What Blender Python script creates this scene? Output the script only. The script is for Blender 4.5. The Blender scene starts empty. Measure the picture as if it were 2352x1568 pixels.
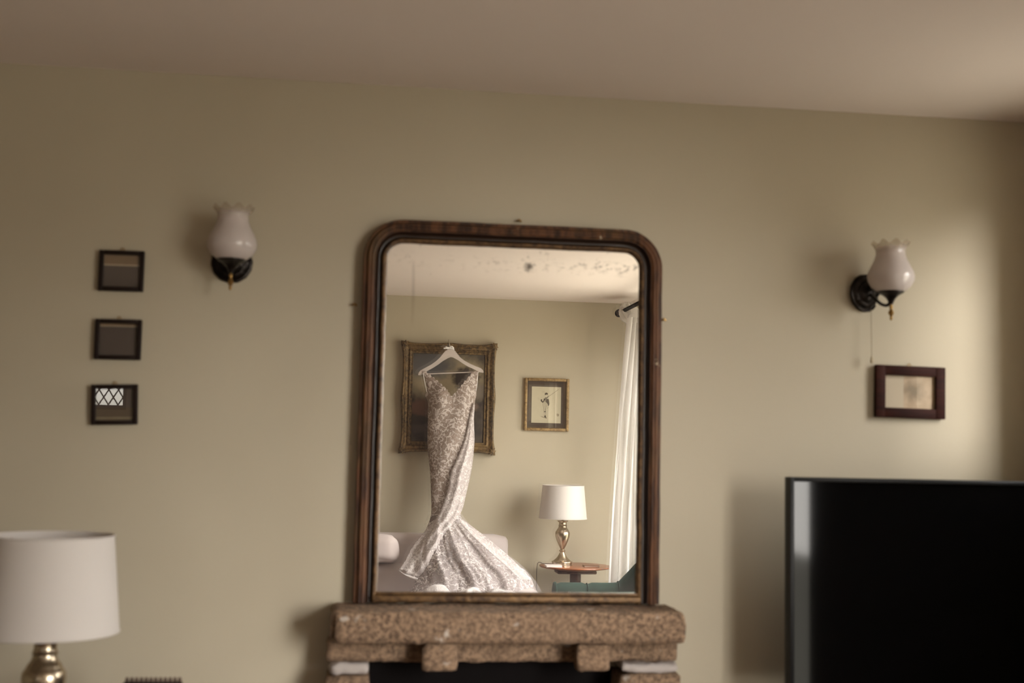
import bpy, bmesh, math, random
from mathutils import Vector, Matrix, noise
random.seed(7)
PI = math.pi
S = bpy.context.scene
COL = S.collection

# ------------------------------------------------------------------ camera
FPX = 2800.0
YAW, PITCH, ROLL = math.radians(7.25), math.radians(5.2), math.radians(1.2)
CAM = Vector((0, -3.45, 1.45))
F_ = Vector((math.sin(YAW)*math.cos(PITCH), math.cos(YAW)*math.cos(PITCH), math.sin(PITCH)))
R0 = Vector((math.cos(YAW), -math.sin(YAW), 0)); U0 = R0.cross(F_)
R_ = R0*math.cos(ROLL) + U0*math.sin(ROLL)
U_ = U0*math.cos(ROLL) - R0*math.sin(ROLL)
cd = bpy.data.cameras.new('camera'); cam = bpy.data.objects.new('camera', cd); COL.objects.link(cam)
m3 = Matrix((R_, U_, -F_)).transposed()
cam.matrix_world = Matrix.Translation(CAM) @ m3.to_4x4()
cd.sensor_width = 36; cd.lens = FPX*36/2352
cd.clip_start = 0.02
cd.dof.use_dof = True; cd.dof.focus_distance = 8.25; cd.dof.aperture_fstop = 3.0
S.camera = cam

# ------------------------------------------------------------------ world, daylight, exposure
w = bpy.data.worlds.new('overcast_sky'); S.world = w; w.use_nodes = True
bg = w.node_tree.nodes['Background']
# overcast sky (brighter overhead) above a dull garden
wt = w.node_tree; tc_ = wt.nodes.new('ShaderNodeTexCoord'); sx_ = wt.nodes.new('ShaderNodeSeparateXYZ'); cr_ = wt.nodes.new('ShaderNodeValToRGB')
wt.links.new(tc_.outputs['Generated'], sx_.inputs[0])
mr_ = wt.nodes.new('ShaderNodeMapRange'); mr_.inputs['From Min'].default_value = -1; mr_.inputs['From Max'].default_value = 1
wt.links.new(sx_.outputs[2], mr_.inputs[0]); wt.links.new(mr_.outputs[0], cr_.inputs[0]); wt.links.new(cr_.outputs[0], bg.inputs[0])
e = cr_.color_ramp.elements; e[0].position = 0.0; e[0].color = (0.20, 0.185, 0.15, 1); e[1].position = 1.0; e[1].color = (1.0, 0.98, 0.965, 1)
k_ = e.new(0.485); k_.color = (0.22, 0.205, 0.17, 1); k_ = e.new(0.53); k_.color = (0.50, 0.485, 0.465, 1)
bg.inputs[1].default_value = 27.0
S.view_settings.view_transform = 'Standard'; S.view_settings.look = 'None'
S.view_settings.gamma = 1; S.view_settings.use_curve_mapping = False
S.view_settings.exposure = 0.12
cy = S.cycles
cy.use_denoising = True
cy.max_bounces = 14; cy.diffuse_bounces = 8; cy.glossy_bounces = 6; cy.transmission_bounces = 6; cy.transparent_max_bounces = 24
cy.sample_clamp_indirect = 6.0; cy.caustics_refractive = False

# hazy sun coming low through the windows of the right wall
sd = bpy.data.lights.new('hazy_sun', 'SUN'); sd.energy = 7.6; sd.angle = math.radians(30); sd.color = (1.0, 0.955, 0.90)
so_ = bpy.data.objects.new('hazy_sun', sd); COL.objects.link(so_)
so_.rotation_euler = Vector((-0.44, 1.0, -0.20)).to_track_quat('-Z', 'Y').to_euler(); so_.location = (4, -9, 4)
# window opening in the right wall, and the leaded one in the back wall
WX = 2.03                       # right wall
WY0, WY1, WZ0, WZ1 = -4.46, -2.36, 0.25, 2.30
VY0, VY1, VZ0, VZ1 = -0.80, -0.30, 1.48, 2.24   # small high window nearer the fireplace
LX0, LX1, LZ0, LZ1 = -1.80, -1.485, 1.42, 1.98
BY = -4.85                      # back wall
CZ = 2.495                      # ceiling
LEFT = -4.2
def portal(name, loc, rot, sx, sy):
    l = bpy.data.lights.new(name, 'AREA'); l.shape = 'RECTANGLE'; l.size = sx; l.size_y = sy
    l.cycles.is_portal = True
    o = bpy.data.objects.new(name, l); COL.objects.link(o); o.location = loc; o.rotation_euler = rot
portal('window_daylight_portal', (WX+0.19, (WY0+WY1)/2, (WZ0+WZ1)/2), (0, PI/2, 0), WZ1-WZ0, WY1-WY0)
portal('small_window_daylight_portal', (WX+0.19, (VY0+VY1)/2, (VZ0+VZ1)/2), (0, PI/2, 0), VZ1-VZ0, VY1-VY0)
portal('leaded_window_daylight_portal', ((LX0+LX1)/2, BY-0.16, (LZ0+LZ1)/2), (PI/2, 0, 0), LX1-LX0, LZ1-LZ0)

# ------------------------------------------------------------------ measuring helpers: photograph pixel -> point of the room
GY = -0.03                      # plane of the mirror glass
def ray(px, py):
    return F_ + R_*((px-1176)/FPX) - U_*((py-784)/FPX)
def W(px, py, y=0.0):
    d = ray(px, py); t = (y-CAM.y)/d.y
    return CAM + d*t
def M(px, py, y):               # a point seen by way of the mirror
    d = ray(px, py); t = (2*GY-y-CAM.y)/d.y
    p = CAM + d*t
    return Vector((p.x, y, p.z))

# ------------------------------------------------------------------ object helpers
def link(name, me, mat=None, parent=None, smooth=True):
    o = bpy.data.objects.new(name, me); COL.objects.link(o)
    if mat: me.materials.append(mat)
    if parent: o.parent = parent
    if smooth:
        for p in me.polygons: p.use_smooth = True
    return o
def obj(name, bm, mat=None, parent=None, smooth=True, sharp=35):
    me = bpy.data.meshes.new(name)
    bmesh.ops.recalc_face_normals(bm, faces=bm.faces[:]); bm.normal_update()
    bm.to_mesh(me); bm.free()
    o = link(name, me, mat, parent, smooth)
    if smooth and sharp: me.set_sharp_from_angle(angle=math.radians(sharp))
    return o
def thing(name, loc, label, cat, group=None, rz=0):
    o = bpy.data.objects.new(name, None); COL.objects.link(o); o.location = loc; o.rotation_euler = (0, 0, rz)
    o.empty_display_size = 0.1
    return tag(o, label, cat, group)
def tag(o, label=None, cat=None, group=None, kind=None):
    if label: o['label'] = label
    if cat: o['category'] = cat
    if group: o['group'] = group
    if kind: o['kind'] = kind
    return o
def box(bm, c, d, bev=0.0, seg=2, rot=None):
    n0 = set(bm.verts)
    r = bmesh.ops.create_cube(bm, size=1)
    vs = r['verts']
    bmesh.ops.scale(bm, vec=d, verts=vs)
    if bev > 0:
        es = list({e for v in vs for e in v.link_edges})
        bmesh.ops.bevel(bm, geom=es, offset=bev, segments=seg, profile=0.5, affect='EDGES')
    vs = [v for v in bm.verts if v not in n0]
    if rot is not None: bmesh.ops.transform(bm, matrix=rot, verts=vs)
    bmesh.ops.translate(bm, vec=c, verts=vs)
    return vs
def boxo(name, c, d, mat, parent=None, bev=0.0, seg=2, rot=None):
    bm = bmesh.new(); box(bm, c, d, bev, seg, rot); return obj(name, bm, mat, parent)
def lathe(bm, prof, n=48, c=(0, 0, 0), fn=None, close=True):
    rings = []
    for r, z in prof:
        ring = []
        for i in range(n):
            a = 2*PI*i/n; rr, zz = (r, z) if fn is None else fn(r, z, a)
            ring.append(bm.verts.new((c[0]+rr*math.cos(a), c[1]+rr*math.sin(a), c[2]+zz)))
        rings.append(ring)
    for a, b in zip(rings, rings[1:]):
        for i in range(n): bm.faces.new((a[i], a[(i+1) % n], b[(i+1) % n], b[i]))
    if close:
        if prof[0][0] > 1e-4: bm.faces.new(rings[0][::-1])
        if prof[-1][0] > 1e-4: bm.faces.new(rings[-1])
    bmesh.ops.remove_doubles(bm, verts=[v for r in rings for v in r], dist=1e-6)
def catmull(pts, n=6):
    out = []; P = [pts[0]] + list(pts) + [pts[-1]]
    for i in range(1, len(P)-2):
        p0, p1, p2, p3 = [Vector(q) for q in P[i-1:i+3]]
        for k in range(n):
            t = k/n
            out.append(0.5*((2*p1)+(-p0+p2)*t+(2*p0-5*p1+4*p2-p3)*t*t+(-p0+3*p1-3*p2+p3)*t**3))
    out.append(Vector(P[-2])); return out
def tube(bm, pts, r, n=10, closed=False, smooth=0):
    pts = [Vector(p) for p in pts]
    if smooth: pts = catmull(pts, smooth)
    N = len(pts); rings = []; up = Vector((0.13, 0.21, 0.97)).normalized()
    for i, p in enumerate(pts):
        t = (pts[(i+1) % N if closed else min(i+1, N-1)] - pts[(i-1) % N if closed else max(i-1, 0)]).normalized()
        a = t.cross(up)
        if a.length < 0.05: a = t.cross(Vector((1, 0, 0)))
        a.normalize(); b = t.cross(a); up = a.cross(t)
        rr = r(i/(N-1)) if callable(r) else r
        rings.append([bm.verts.new(p+a*rr*math.cos(2*PI*k/n)+b*rr*math.sin(2*PI*k/n)) for k in range(n)])
    m = N if closed else N-1
    for i in range(m):
        A, B = rings[i], rings[(i+1) % N]
        for k in range(n): bm.faces.new((A[k], A[(k+1) % n], B[(k+1) % n], B[k]))
    if not closed: bm.faces.new(rings[0][::-1]); bm.faces.new(rings[-1])
def tubeo(name, pts, r, mat, parent=None, n=10, smooth=0, closed=False):
    bm = bmesh.new(); tube(bm, pts, r, n, closed, smooth); return obj(name, bm, mat, parent)
def grid(name, rows, mat, parent=None, thick=0.0, uv=None):
    nr, nc = len(rows), len(rows[0])
    vs = [tuple(p) for r in rows for p in r]
    fs = [(i*nc+j, i*nc+j+1, (i+1)*nc+j+1, (i+1)*nc+j) for i in range(nr-1) for j in range(nc-1)]
    me = bpy.data.meshes.new(name); me.from_pydata(vs, [], fs); me.update()
    o = link(name, me, mat, parent)
    if thick:
        s = o.modifiers.new('thickness', 'SOLIDIFY'); s.thickness = thick; s.offset = 0
    return o
def extrude_poly(bm, pts, y0, y1, holes=False):
    a = [bm.verts.new((x, y0, z)) for x, z in pts]; b = [bm.verts.new((x, y1, z)) for x, z in pts]
    n = len(pts)
    bm.faces.new(a); bm.faces.new(b[::-1])
    for i in range(n): bm.faces.new((a[i], b[i], b[(i+1) % n], a[(i+1) % n]))
def tab(t, x):                  # smooth lookup in a table of (x, y0, y1, ...)
    if x <= t[0][0]: return t[0][1:]
    if x >= t[-1][0]: return t[-1][1:]
    for i in range(len(t)-1):
        if x <= t[i+1][0]:
            h = t[i+1][0]-t[i][0]; u = (x-t[i][0])/h; out = []
            for k in range(1, len(t[0])):
                d = (t[i+1][k]-t[i][k])/h
                dp = (t[i][k]-t[i-1][k])/(t[i][0]-t[i-1][0]) if i > 0 else d
                dn = (t[i+2][k]-t[i+1][k])/(t[i+2][0]-t[i+1][0]) if i+2 < len(t) else d
                m0 = (d+dp)/2*h; m1 = (d+dn)/2*h
                out.append((2*u**3-3*u*u+1)*t[i][k]+(u**3-2*u*u+u)*m0+(-2*u**3+3*u*u)*t[i+1][k]+(u**3-u*u)*m1)
            return out

# ------------------------------------------------------------------ materials
class NT:
    def __init__(s, name):
        s.m = bpy.data.materials.new(name); s.m.use_nodes = True; s.t = s.m.node_tree
        s.p = s.t.nodes['Principled BSDF']; s.out = s.t.nodes['Material Output']
    def n(s, typ, ins=None, **kw):
        nd = s.t.nodes.new(typ)
        for k, v in kw.items(): setattr(nd, k, v)
        for k, v in (ins or {}).items():
            if isinstance(v, bpy.types.NodeSocket): s.t.links.new(v, nd.inputs[k])
            else: nd.inputs[k].default_value = v
        return nd
    def co(s): return s.n('ShaderNodeTexCoord').outputs['Object']
    def noise(s, vec, scale, detail=3, rough=0.5, out='Fac', dist=0.0):
        return s.n('ShaderNodeTexNoise', {'Vector': vec, 'Scale': scale, 'Detail': detail, 'Roughness': rough, 'Distortion': dist}).outputs[out]
    def vmap(s, vec, scale=(1, 1, 1), loc=(0, 0, 0), rot=(0, 0, 0)):
        return s.n('ShaderNodeMapping', {'Vector': vec, 'Scale': scale, 'Location': loc, 'Rotation': rot}).outputs[0]
    def math(s, op, a, b=0.0, c=0.0, clamp=False):
        return s.n('ShaderNodeMath', {0: a, 1: b, 2: c}, operation=op, use_clamp=clamp).outputs[0]
    def rng(s, v, a, b, c=0.0, d=1.0, smooth=True):
        return s.n('ShaderNodeMapRange', {'Value': v, 'From Min': a, 'From Max': b, 'To Min': c, 'To Max': d},
                   interpolation_type='SMOOTHSTEP' if smooth else 'LINEAR').outputs[0]
    def mix(s, f, a, b):
        nd = s.n('ShaderNodeMix', data_type='RGBA')
        for k, v in ((0, f), (6, a), (7, b)):
            if isinstance(v, bpy.types.NodeSocket): s.t.links.new(v, nd.inputs[k])
            elif k == 0: nd.inputs[0].default_value = v
            else: nd.inputs[k].default_value = (*v[:3], 1)
        return nd.outputs[2]
    def sep(s, v): return s.n('ShaderNodeSeparateXYZ', {0: v}).outputs
    def set(s, **kw):
        for k, v in kw.items():
            k = {'base': 'Base Color', 'rough': 'Roughness', 'metal': 'Metallic', 'normal': 'Normal', 'alpha': 'Alpha', 'spec': 'Specular IOR Level',
                 'sheen': 'Sheen Weight', 'coat': 'Coat Weight', 'sss': 'Subsurface Weight', 'ior': 'IOR'}[k]
            if isinstance(v, bpy.types.NodeSocket): s.t.links.new(v, s.p.inputs[k])
            elif isinstance(v, tuple): s.p.inputs[k].default_value = (*v[:3], 1)
            else: s.p.inputs[k].default_value = v
        return s
    def bump(s, h, strength=0.3, dist=0.01):
        return s.n('ShaderNodeBump', {'Height': h, 'Strength': strength, 'Distance': dist}).outputs[0]
    def surf(s, sh): s.t.links.new(sh, s.out.inputs[0])
def plain(name, c, rough=0.5, metal=0.0, var=0.12, sc=20, bumps=0.1, bsc=60, **kw):
    t = NT(name); v = t.co()
    a = tuple(x*(1-var) for x in c); b = tuple(min(1, x*(1+var)) for x in c)
    t.set(base=t.mix(t.noise(v, sc), a, b), rough=rough, metal=metal, **kw)
    if bumps: t.set(normal=t.bump(t.noise(v, bsc, 4), bumps, 0.003))
    return t.m

def wall_mat():
    t = NT('olive_wall_paint'); v = t.co()
    big = t.noise(v, 1.3, 2); fine = t.noise(v, 60, 4)
    c = t.mix(t.rng(big, 0.3, 0.7), (0.425, 0.375, 0.280), (0.455, 0.405, 0.305))
    t.set(base=c, rough=0.7, spec=0.3)
    h = t.math('ADD', t.noise(v, 9, 3), t.math('MULTIPLY', fine, 0.15))
    t.set(normal=t.bump(h, 0.16, 0.012))
    return t.m
def ceiling_mat():
    t = NT('white_ceiling_paint'); v = t.co()
    t.set(base=t.mix(t.noise(v, 1.5, 2), (0.71, 0.635, 0.585), (0.75, 0.675, 0.62)), rough=0.8, spec=0.2)
    t.set(normal=t.bump(t.noise(v, 5, 3), 0.15, 0.02))
    return t.m
def wood_mat(name, a, b, scale=(1, 12, 12), rough=0.4, coat=0.0, spec=0.25):
    t = NT(name); v = t.vmap(t.co(), scale)
    n = t.noise(v, 4, 5, 0.6, dist=1.2)
    t.set(base=t.mix(t.rng(n, 0.3, 0.7), a, b), rough=rough, coat=coat, spec=spec, normal=t.bump(n, 0.15, 0.002))
    return t.m
def stone_mat():
    t = NT('brown_granite'); v = t.co()
    n = t.noise(v, 80, 6, 0.8); g = t.noise(v, 7, 3)
    vo = t.n('ShaderNodeTexVoronoi', {'Vector': v, 'Scale': 150.0}).outputs['Distance']
    c = t.mix(t.rng(n, 0.36, 0.64), (0.050, 0.028, 0.015), (0.34, 0.22, 0.135))
    c = t.mix(t.rng(g, 0.35, 0.7, 0, 0.45), c, (0.20, 0.125, 0.075))
    c = t.mix(t.rng(t.noise(t.vmap(v, (1, 1, 1), (3.1, 0, 2)), 22, 4), 0.66, 0.74, 0, 0.6), c, (0.60, 0.54, 0.47))
    c = t.mix(t.rng(vo, 0.0, 0.22, 0.45, 0), c, (0.03, 0.02, 0.014))
    t.set(base=c, rough=0.85, normal=t.bump(t.math('ADD', n, t.math('MULTIPLY', g, 2)), 0.7, 0.006))
    return t.m
def frame_mat():
    t = NT('worn_brown_gilt_wood'); v = t.co()
    n = t.noise(t.vmap(v, (1, 1, 0.15)), 60, 4, 0.6); chips = t.noise(v, 26, 5, 0.65)
    patch = t.noise(v, 5, 3)
    c = t.mix(t.rng(n, 0.35, 0.65), (0.028, 0.011, 0.005), (0.115, 0.048, 0.020))
    c = t.mix(t.rng(patch, 0.5, 0.7, 0, 0.4), c, (0.12, 0.07, 0.025))
    c = t.mix(t.rng(chips, 0.69, 0.72), c, (0.50, 0.42, 0.29))
    t.set(base=c, rough=0.58, metal=0.0, spec=0.3, normal=t.bump(t.math('ADD', n, chips), 0.35, 0.003))
    return t.m
def gilt_mat(name='tarnished_gold', a=(0.040, 0.024, 0.009), b=(0.23, 0.145, 0.058)):
    t = NT(name); v = t.co()
    n = t.noise(v, 55, 5, 0.65); g = t.noise(v, 9, 3)
    c = t.mix(t.rng(t.math('ADD', n, t.math('MULTIPLY', g, 0.4)), 0.48, 0.9), a, b)
    t.set(base=c, rough=0.5, metal=0.45, normal=t.bump(n, 0.5, 0.004))
    return t.m
def mirror_mat():
    # silvered plate: main reflection, faint second reflection off the front face (slight wedge), foxing where the silver has gone
    t = NT('old_silvered_glass'); v = t.co(); s = t.sep(v)
    geo = t.n('ShaderNodeNewGeometry').outputs['Normal']
    n2 = t.n('ShaderNodeVectorMath', {0: geo, 1: (0.0021, 0.0, -0.0013)}, operation='ADD').outputs[0]
    n2 = t.n('ShaderNodeVectorMath', {0: n2}, operation='NORMALIZE').outputs[0]
    g1 = t.n('ShaderNodeBsdfGlossy', {'Color': (0.93, 0.925, 0.90, 1), 'Roughness': 0.0})
    g2 = t.n('ShaderNodeBsdfGlossy', {'Color': (0.95, 0.93, 0.92, 1), 'Roughness': 0.0, 'Normal': n2})
    mx = t.n('ShaderNodeMixShader', {0: 0.085, 1: g1.outputs[0], 2: g2.outputs[0]})
    haze_sh = t.n('ShaderNodeBsdfDiffuse', {'Color': (0.50, 0.43, 0.42, 1)})  # pale ghost haze painted in as diffuse colour, stronger towards the bottom
    haze = t.math('MULTIPLY', t.rng(s[2], 0.10, -0.005, 0.0, 1.0), 0.10)
    haze = t.math('ADD', haze, 0.025)
    mx2 = t.n('ShaderNodeMixShader', {0: haze, 1: mx.outputs[0], 2: haze_sh.outputs[0]})
    # foxing: speckle band some 5 cm below the top edge, drips down the left
    warp = t.noise(t.vmap(v, (1, 1, 1)), 14, 3)
    d = t.math('ABSOLUTE', t.math('SUBTRACT', t.math('ADD', s[2], t.math('MULTIPLY', warp, 0.03)), 0.948))
    band = t.rng(d, 0.034, 0.004)
    spk = t.rng(t.noise(t.vmap(v, (0.7, 1, 1.2)), 60, 5, 0.7), 0.50, 0.74)
    side = t.math('MULTIPLY', t.rng(s[0], 0.02, 0.55, 0.22, 1.0), t.rng(t.noise(t.vmap(v, (1, 1, 1)), 9, 1), 0.36, 0.6, 0.25, 1.0))
    f1 = t.math('MULTIPLY', t.math('MULTIPLY', band, spk), side)
    sp = t.n('ShaderNodeVectorMath', {0: v, 1: (0.410, -0.03, 0.925)}, operation='DISTANCE').outputs['Value']
    blob = t.rng(t.math('ADD', sp, t.math('MULTIPLY', t.noise(v, 80, 2), 0.02)), 0.028, 0.014)
    drip = t.math('MULTIPLY', t.rng(t.math('ABSOLUTE', t.math('SUBTRACT', s[0], t.math('ADD', 0.078, t.math('MULTIPLY', t.noise(v, 8, 1), 0.012)))), 0.007, 0.001),
                  t.math('MULTIPLY', t.rng(t.noise(t.vmap(v, (1, 1, 0.35)), 22, 2), 0.42, 0.62), t.rng(s[2], 0.66, 0.76)))
    fx = t.math('MAXIMUM', t.math('MULTIPLY', f1, 0.85), t.math('MAXIMUM', t.math('MULTIPLY', blob, 0.8), t.math('MULTIPLY', drip, 0.20)))
    sp2 = t.math('MULTIPLY', t.rng(t.noise(v, 48, 3), 0.66, 0.74), t.rng(s[2], 0.86, 0.95, 0, 0.35))
    fx = t.math('MAXIMUM', fx, sp2)
    dk = t.n('ShaderNodeBsdfDiffuse', {'Color': (0.045, 0.030, 0.028, 1)})
    mx3 = t.n('ShaderNodeMixShader', {0: fx, 1: mx2.outputs[0], 2: dk.outputs[0]})
    t.surf(mx3.outputs[0]); return t.m
def lace(name, ground, thread, open_=0.0, dens=1.0, transl=0.25, satin=0.0):
    """lace: scrolling cords and petals of white thread over a ground; open_ = how far the ground lets light through"""
    t = NT(name); v = t.co()
    def warp(vec, sc, amt):
        wn = t.n('ShaderNodeTexNoise', {'Vector': vec, 'Scale': sc, 'Detail': 1.0}).outputs['Color']
        wv = t.n('ShaderNodeVectorMath', {0: wn, 1: (0.5, 0.5, 0.5)}, operation='SUBTRACT').outputs[0]
        wv = t.n('ShaderNodeVectorMath', {0: wv, 'Scale': amt}, operation='SCALE').outputs[0]
        return t.n('ShaderNodeVectorMath', {0: vec, 1: wv}, operation='ADD').outputs[0]
    wv = warp(v, 20.0, 0.05)
    nz = t.noise(wv, 25, 1.0)
    cord = t.rng(t.math('ABSOLUTE', t.math('SUBTRACT', nz, 0.5)), 0.046*dens, 0.020*dens)
    vo = t.n('ShaderNodeTexVoronoi', {'Vector': warp(v, 36.0, 0.035), 'Scale': 46.0}).outputs['Distance']
    pet = t.rng(vo, 0.40*dens, 0.30*dens)
    where = t.rng(t.noise(v, 17, 2), 0.40, 0.56)
    m = t.math('MAXIMUM', cord, t.math('MULTIPLY', pet, where))
    fine = t.noise(v, 420, 2)
    m = t.math('MULTIPLY', m, t.rng(fine, 0.25, 0.55, 0.70, 1.0))
    m = t.math('MAXIMUM', m, t.math('MULTIPLY', t.rng(t.noise(wv, 120, 2), 0.5, 0.62), 0.22))
    c = t.mix(m, ground, thread)
    t.set(base=c, rough=0.55, sheen=0.3, normal=t.bump(m, 0.6, 0.004))
    sh = t.p.outputs[0]
    if satin: t.set(rough=0.38)
    tr = t.n('ShaderNodeBsdfTranslucent', {'Color': c})
    mx = t.n('ShaderNodeMixShader', {0: transl, 1: sh, 2: tr.outputs[0]}).outputs[0]
    if open_:
        tp = t.n('ShaderNodeBsdfTransparent')
        fac = t.math('MULTIPLY', t.math('SUBTRACT', 1.0, m), open_)
        mx = t.n('ShaderNodeMixShader', {0: fac, 1: mx, 2: tp.outputs[0]}).outputs[0]
    t.surf(mx); return t.m
def cloth(name, c, transl=0.0, rough=0.85, weave=500, sheen=0.2, alpha=0.0):
    t = NT(name); v = t.co()
    n = t.noise(v, 6, 3)
    cc = t.mix(t.rng(n, 0.3, 0.7), tuple(x*0.92 for x in c), c)
    t.set(base=cc, rough=rough, sheen=sheen, spec=0.15, normal=t.bump(t.noise(v, weave, 2), 0.12, 0.001))
    sh = t.p.outputs[0]
    if transl:
        tr = t.n('ShaderNodeBsdfTranslucent', {'Color': (*c, 1)})
        sh = t.n('ShaderNodeMixShader', {0: transl, 1: sh, 2: tr.outputs[0]}).outputs[0]
    if alpha:
        tp = t.n('ShaderNodeBsdfTransparent')
        sh = t.n('ShaderNodeMixShader', {0: alpha, 1: sh, 2: tp.outputs[0]}).outputs[0]
    t.surf(sh); return t.m
def pane_mat(name, tint=(1, 1, 1), gloss=1.0):
    t = NT(name)
    tp = t.n('ShaderNodeBsdfTransparent', {'Color': (*tint, 1)})
    gl = t.n('ShaderNodeBsdfGlossy', {'Roughness': 0.01})
    fr = t.n('ShaderNodeFresnel', {'IOR': 1.5})
    front_ = t.math('SUBTRACT', 1.0, t.n('ShaderNodeNewGeometry').outputs['Backfacing'])
    f = t.math('MULTIPLY', t.math('MULTIPLY', fr.outputs[0], gloss), front_)
    t.surf(t.n('ShaderNodeMixShader', {0: f, 1: tp.outputs[0], 2: gl.outputs[0]}).outputs[0]); return t.m
def opal_mat():
    t = NT('opal_glass'); s = t.sep(t.co())
    t.set(base=(0.68, 0.61, 0.58), rough=0.2, spec=0.7)
    tr = t.n('ShaderNodeBsdfTranslucent', {'Color': (0.62, 0.56, 0.53, 1)})
    mx = t.n('ShaderNodeMixShader', {0: 0.30, 1: t.p.outputs[0], 2: tr.outputs[0]})
    tp = t.n('ShaderNodeBsdfTransparent', {'Color': (0.9, 0.87, 0.82, 1)})
    f = t.rng(s[2], 0.105, 0.142, 0.0, 0.86)      # clear rim
    t.surf(t.n('ShaderNodeMixShader', {0: f, 1: mx.outputs[0], 2: tp.outputs[0]}).outputs[0]); return t.m
def brass_mat():
    t = NT('antique_brass'); v = t.co()
    t.set(base=t.mix(t.noise(v, 18), (0.40, 0.32, 0.22), (0.58, 0.49, 0.37)), rough=0.27, metal=1.0)
    return t.m
def shade_mat():
    t = NT('cream_linen_shade'); v = t.co()
    c = (0.70, 0.66, 0.62)
    n = t.noise(t.vmap(v, (1, 1, 0.08)), 500, 2)
    t.set(base=c, rough=0.8, normal=t.bump(n, 0.1, 0.001))
    tr = t.n('ShaderNodeBsdfTranslucent', {'Color': (0.72, 0.66, 0.58, 1)})
    t.surf(t.n('ShaderNodeMixShader', {0: 0.22, 1: t.p.outputs[0], 2: tr.outputs[0]}).outputs[0]); return t.m
def blob(t, v, c, r, soft, warp=0.02, wsc=20):
    """soft patch of paint at c (x, z) with radii r, ragged by noise"""
    s = t.sep(v)
    dx = t.math('DIVIDE', t.math('SUBTRACT', s[0], c[0]), r[0]); dz = t.math('DIVIDE', t.math('SUBTRACT', s[2], c[1]), r[1])
    d = t.math('SQRT', t.math('ADD', t.math('MULTIPLY', dx, dx), t.math('MULTIPLY', dz, dz)))
    d = t.math('ADD', d, t.math('MULTIPLY', t.math('SUBTRACT', t.noise(v, wsc, 4, 0.6), 0.5), warp/min(r)))
    return t.rng(d, 1+soft, 1-soft)
def canvas_mat():
    t = NT('old_landscape_oil_paint'); v = t.co()
    n = t.noise(v, 14, 5, 0.6)
    c = t.mix(t.rng(n, 0.3, 0.7), (0.030, 0.024, 0.020), (0.075, 0.060, 0.045))
    c = t.mix(blob(t, v, (-0.02, 0.13), (0.26, 0.15), 0.45, 0.08), c, (0.33, 0.265, 0.165))   # evening sky
    c = t.mix(blob(t, v, (-0.13, 0.22), (0.16, 0.09), 0.5, 0.08), c, (0.10, 0.095, 0.095))    # cloud
    c = t.mix(blob(t, v, (0.12, 0.13), (0.09, 0.08), 0.25, 0.06, 30), c, (0.035, 0.025, 0.018))  # tree
    c = t.mix(blob(t, v, (0.20, 0.05), (0.10, 0.05), 0.5, 0.06), c, (0.16, 0.13, 0.10))
    c = t.mix(blob(t, v, (-0.17, -0.07), (0.085, 0.055), 0.3, 0.05), c, (0.15, 0.085, 0.06))   # rock
    c = t.mix(blob(t, v, (0.16, -0.06), (0.05, 0.03), 0.4, 0.04), c, (0.13, 0.09, 0.07))
    c = t.mix(blob(t, v, (-0.14, -0.21), (0.12, 0.03), 0.5, 0.05), c, (0.08, 0.062, 0.055))
    t.set(base=c, rough=0.5, spec=0.2, normal=t.bump(t.noise(v, 160, 3), 0.2, 0.001))
    return t.m

MW = wall_mat(); MC = ceiling_mat(); MST = stone_mat(); MFR = frame_mat(); MG = gilt_mat()
MFLOOR = wood_mat('oak_floor', (0.10, 0.055, 0.028), (0.20, 0.115, 0.06), (12, 1, 12), 0.4)
MTRIM = plain('cream_trim_paint', (0.62, 0.57, 0.48), 0.45)
MBLK = plain('near_black_wood', (0.014, 0.008, 0.006), 0.5, spec=0.12)
MMAH = wood_mat('dark_mahogany', (0.016, 0.005, 0.004), (0.036, 0.010, 0.006), (1, 10, 10), 0.6, spec=0.08)
MTAB = wood_mat('reddish_mahogany_top', (0.17, 0.050, 0.018), (0.30, 0.10, 0.038), (1, 8, 8), 0.3, 0.3)
MTABD = wood_mat('dark_turned_mahogany', (0.035, 0.011, 0.006), (0.07, 0.022, 0.011), (8, 8, 1), 0.45, spec=0.12)
MBR = brass_mat(); MSH = shade_mat(); MOP = opal_mat()
MBRZ = plain('black_bronze', (0.018, 0.014, 0.012), 0.3, 0.8, bumps=0.2)
MGB = plain('gilt_brass', (0.30, 0.18, 0.06), 0.35, 0.9)
MPANE = pane_mat('clear_window_pane'); MPG = pane_mat('picture_glass', (0.97, 0.97, 0.95), 2.0)
MSOFA = cloth('pale_mushroom_linen', (0.55, 0.485, 0.46))
MVEL = cloth('bottle_green_velvet', (0.016, 0.035, 0.026), rough=0.9, sheen=0.03, weave=250)
MCURT = cloth('sheer_white_curtain', (0.95, 0.94, 0.93), transl=0.6, alpha=0.06, weave=300)
MHANG = plain('white_painted_wood', (0.52, 0.46, 0.425), 0.35)
MRIB = cloth('white_satin_ribbon', (0.85, 0.82, 0.80), rough=0.4)
MLACE = lace('ivory_lace_over_blush', (0.30, 0.225, 0.18), (0.72, 0.64, 0.595), 0.0, 1.05)
MLACE2 = lace('ivory_lace_pale', (0.58, 0.51, 0.49), (0.90, 0.85, 0.83), 0.06, 1.05, 0.3, 1)
MFLOU = lace('white_lace_on_tulle', (0.38, 0.315, 0.30), (0.90, 0.86, 0.84), 0.45, 0.95, 0.35)
MTULLE = cloth('white_tulle', (0.86, 0.81, 0.80), transl=0.4, alpha=0.84, weave=900)
MHEM = lace('white_lace_hem', (0.78, 0.73, 0.71), (0.95, 0.92, 0.90), 0.0, 1.0, 0.3)
MBLACK = plain('black_plastic', (0.004, 0.004, 0.004), 0.45, bumps=0, spec=0.2)
MINK = plain('sepia_ink', (0.035, 0.022, 0.016), 0.7, bumps=0)
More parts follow.
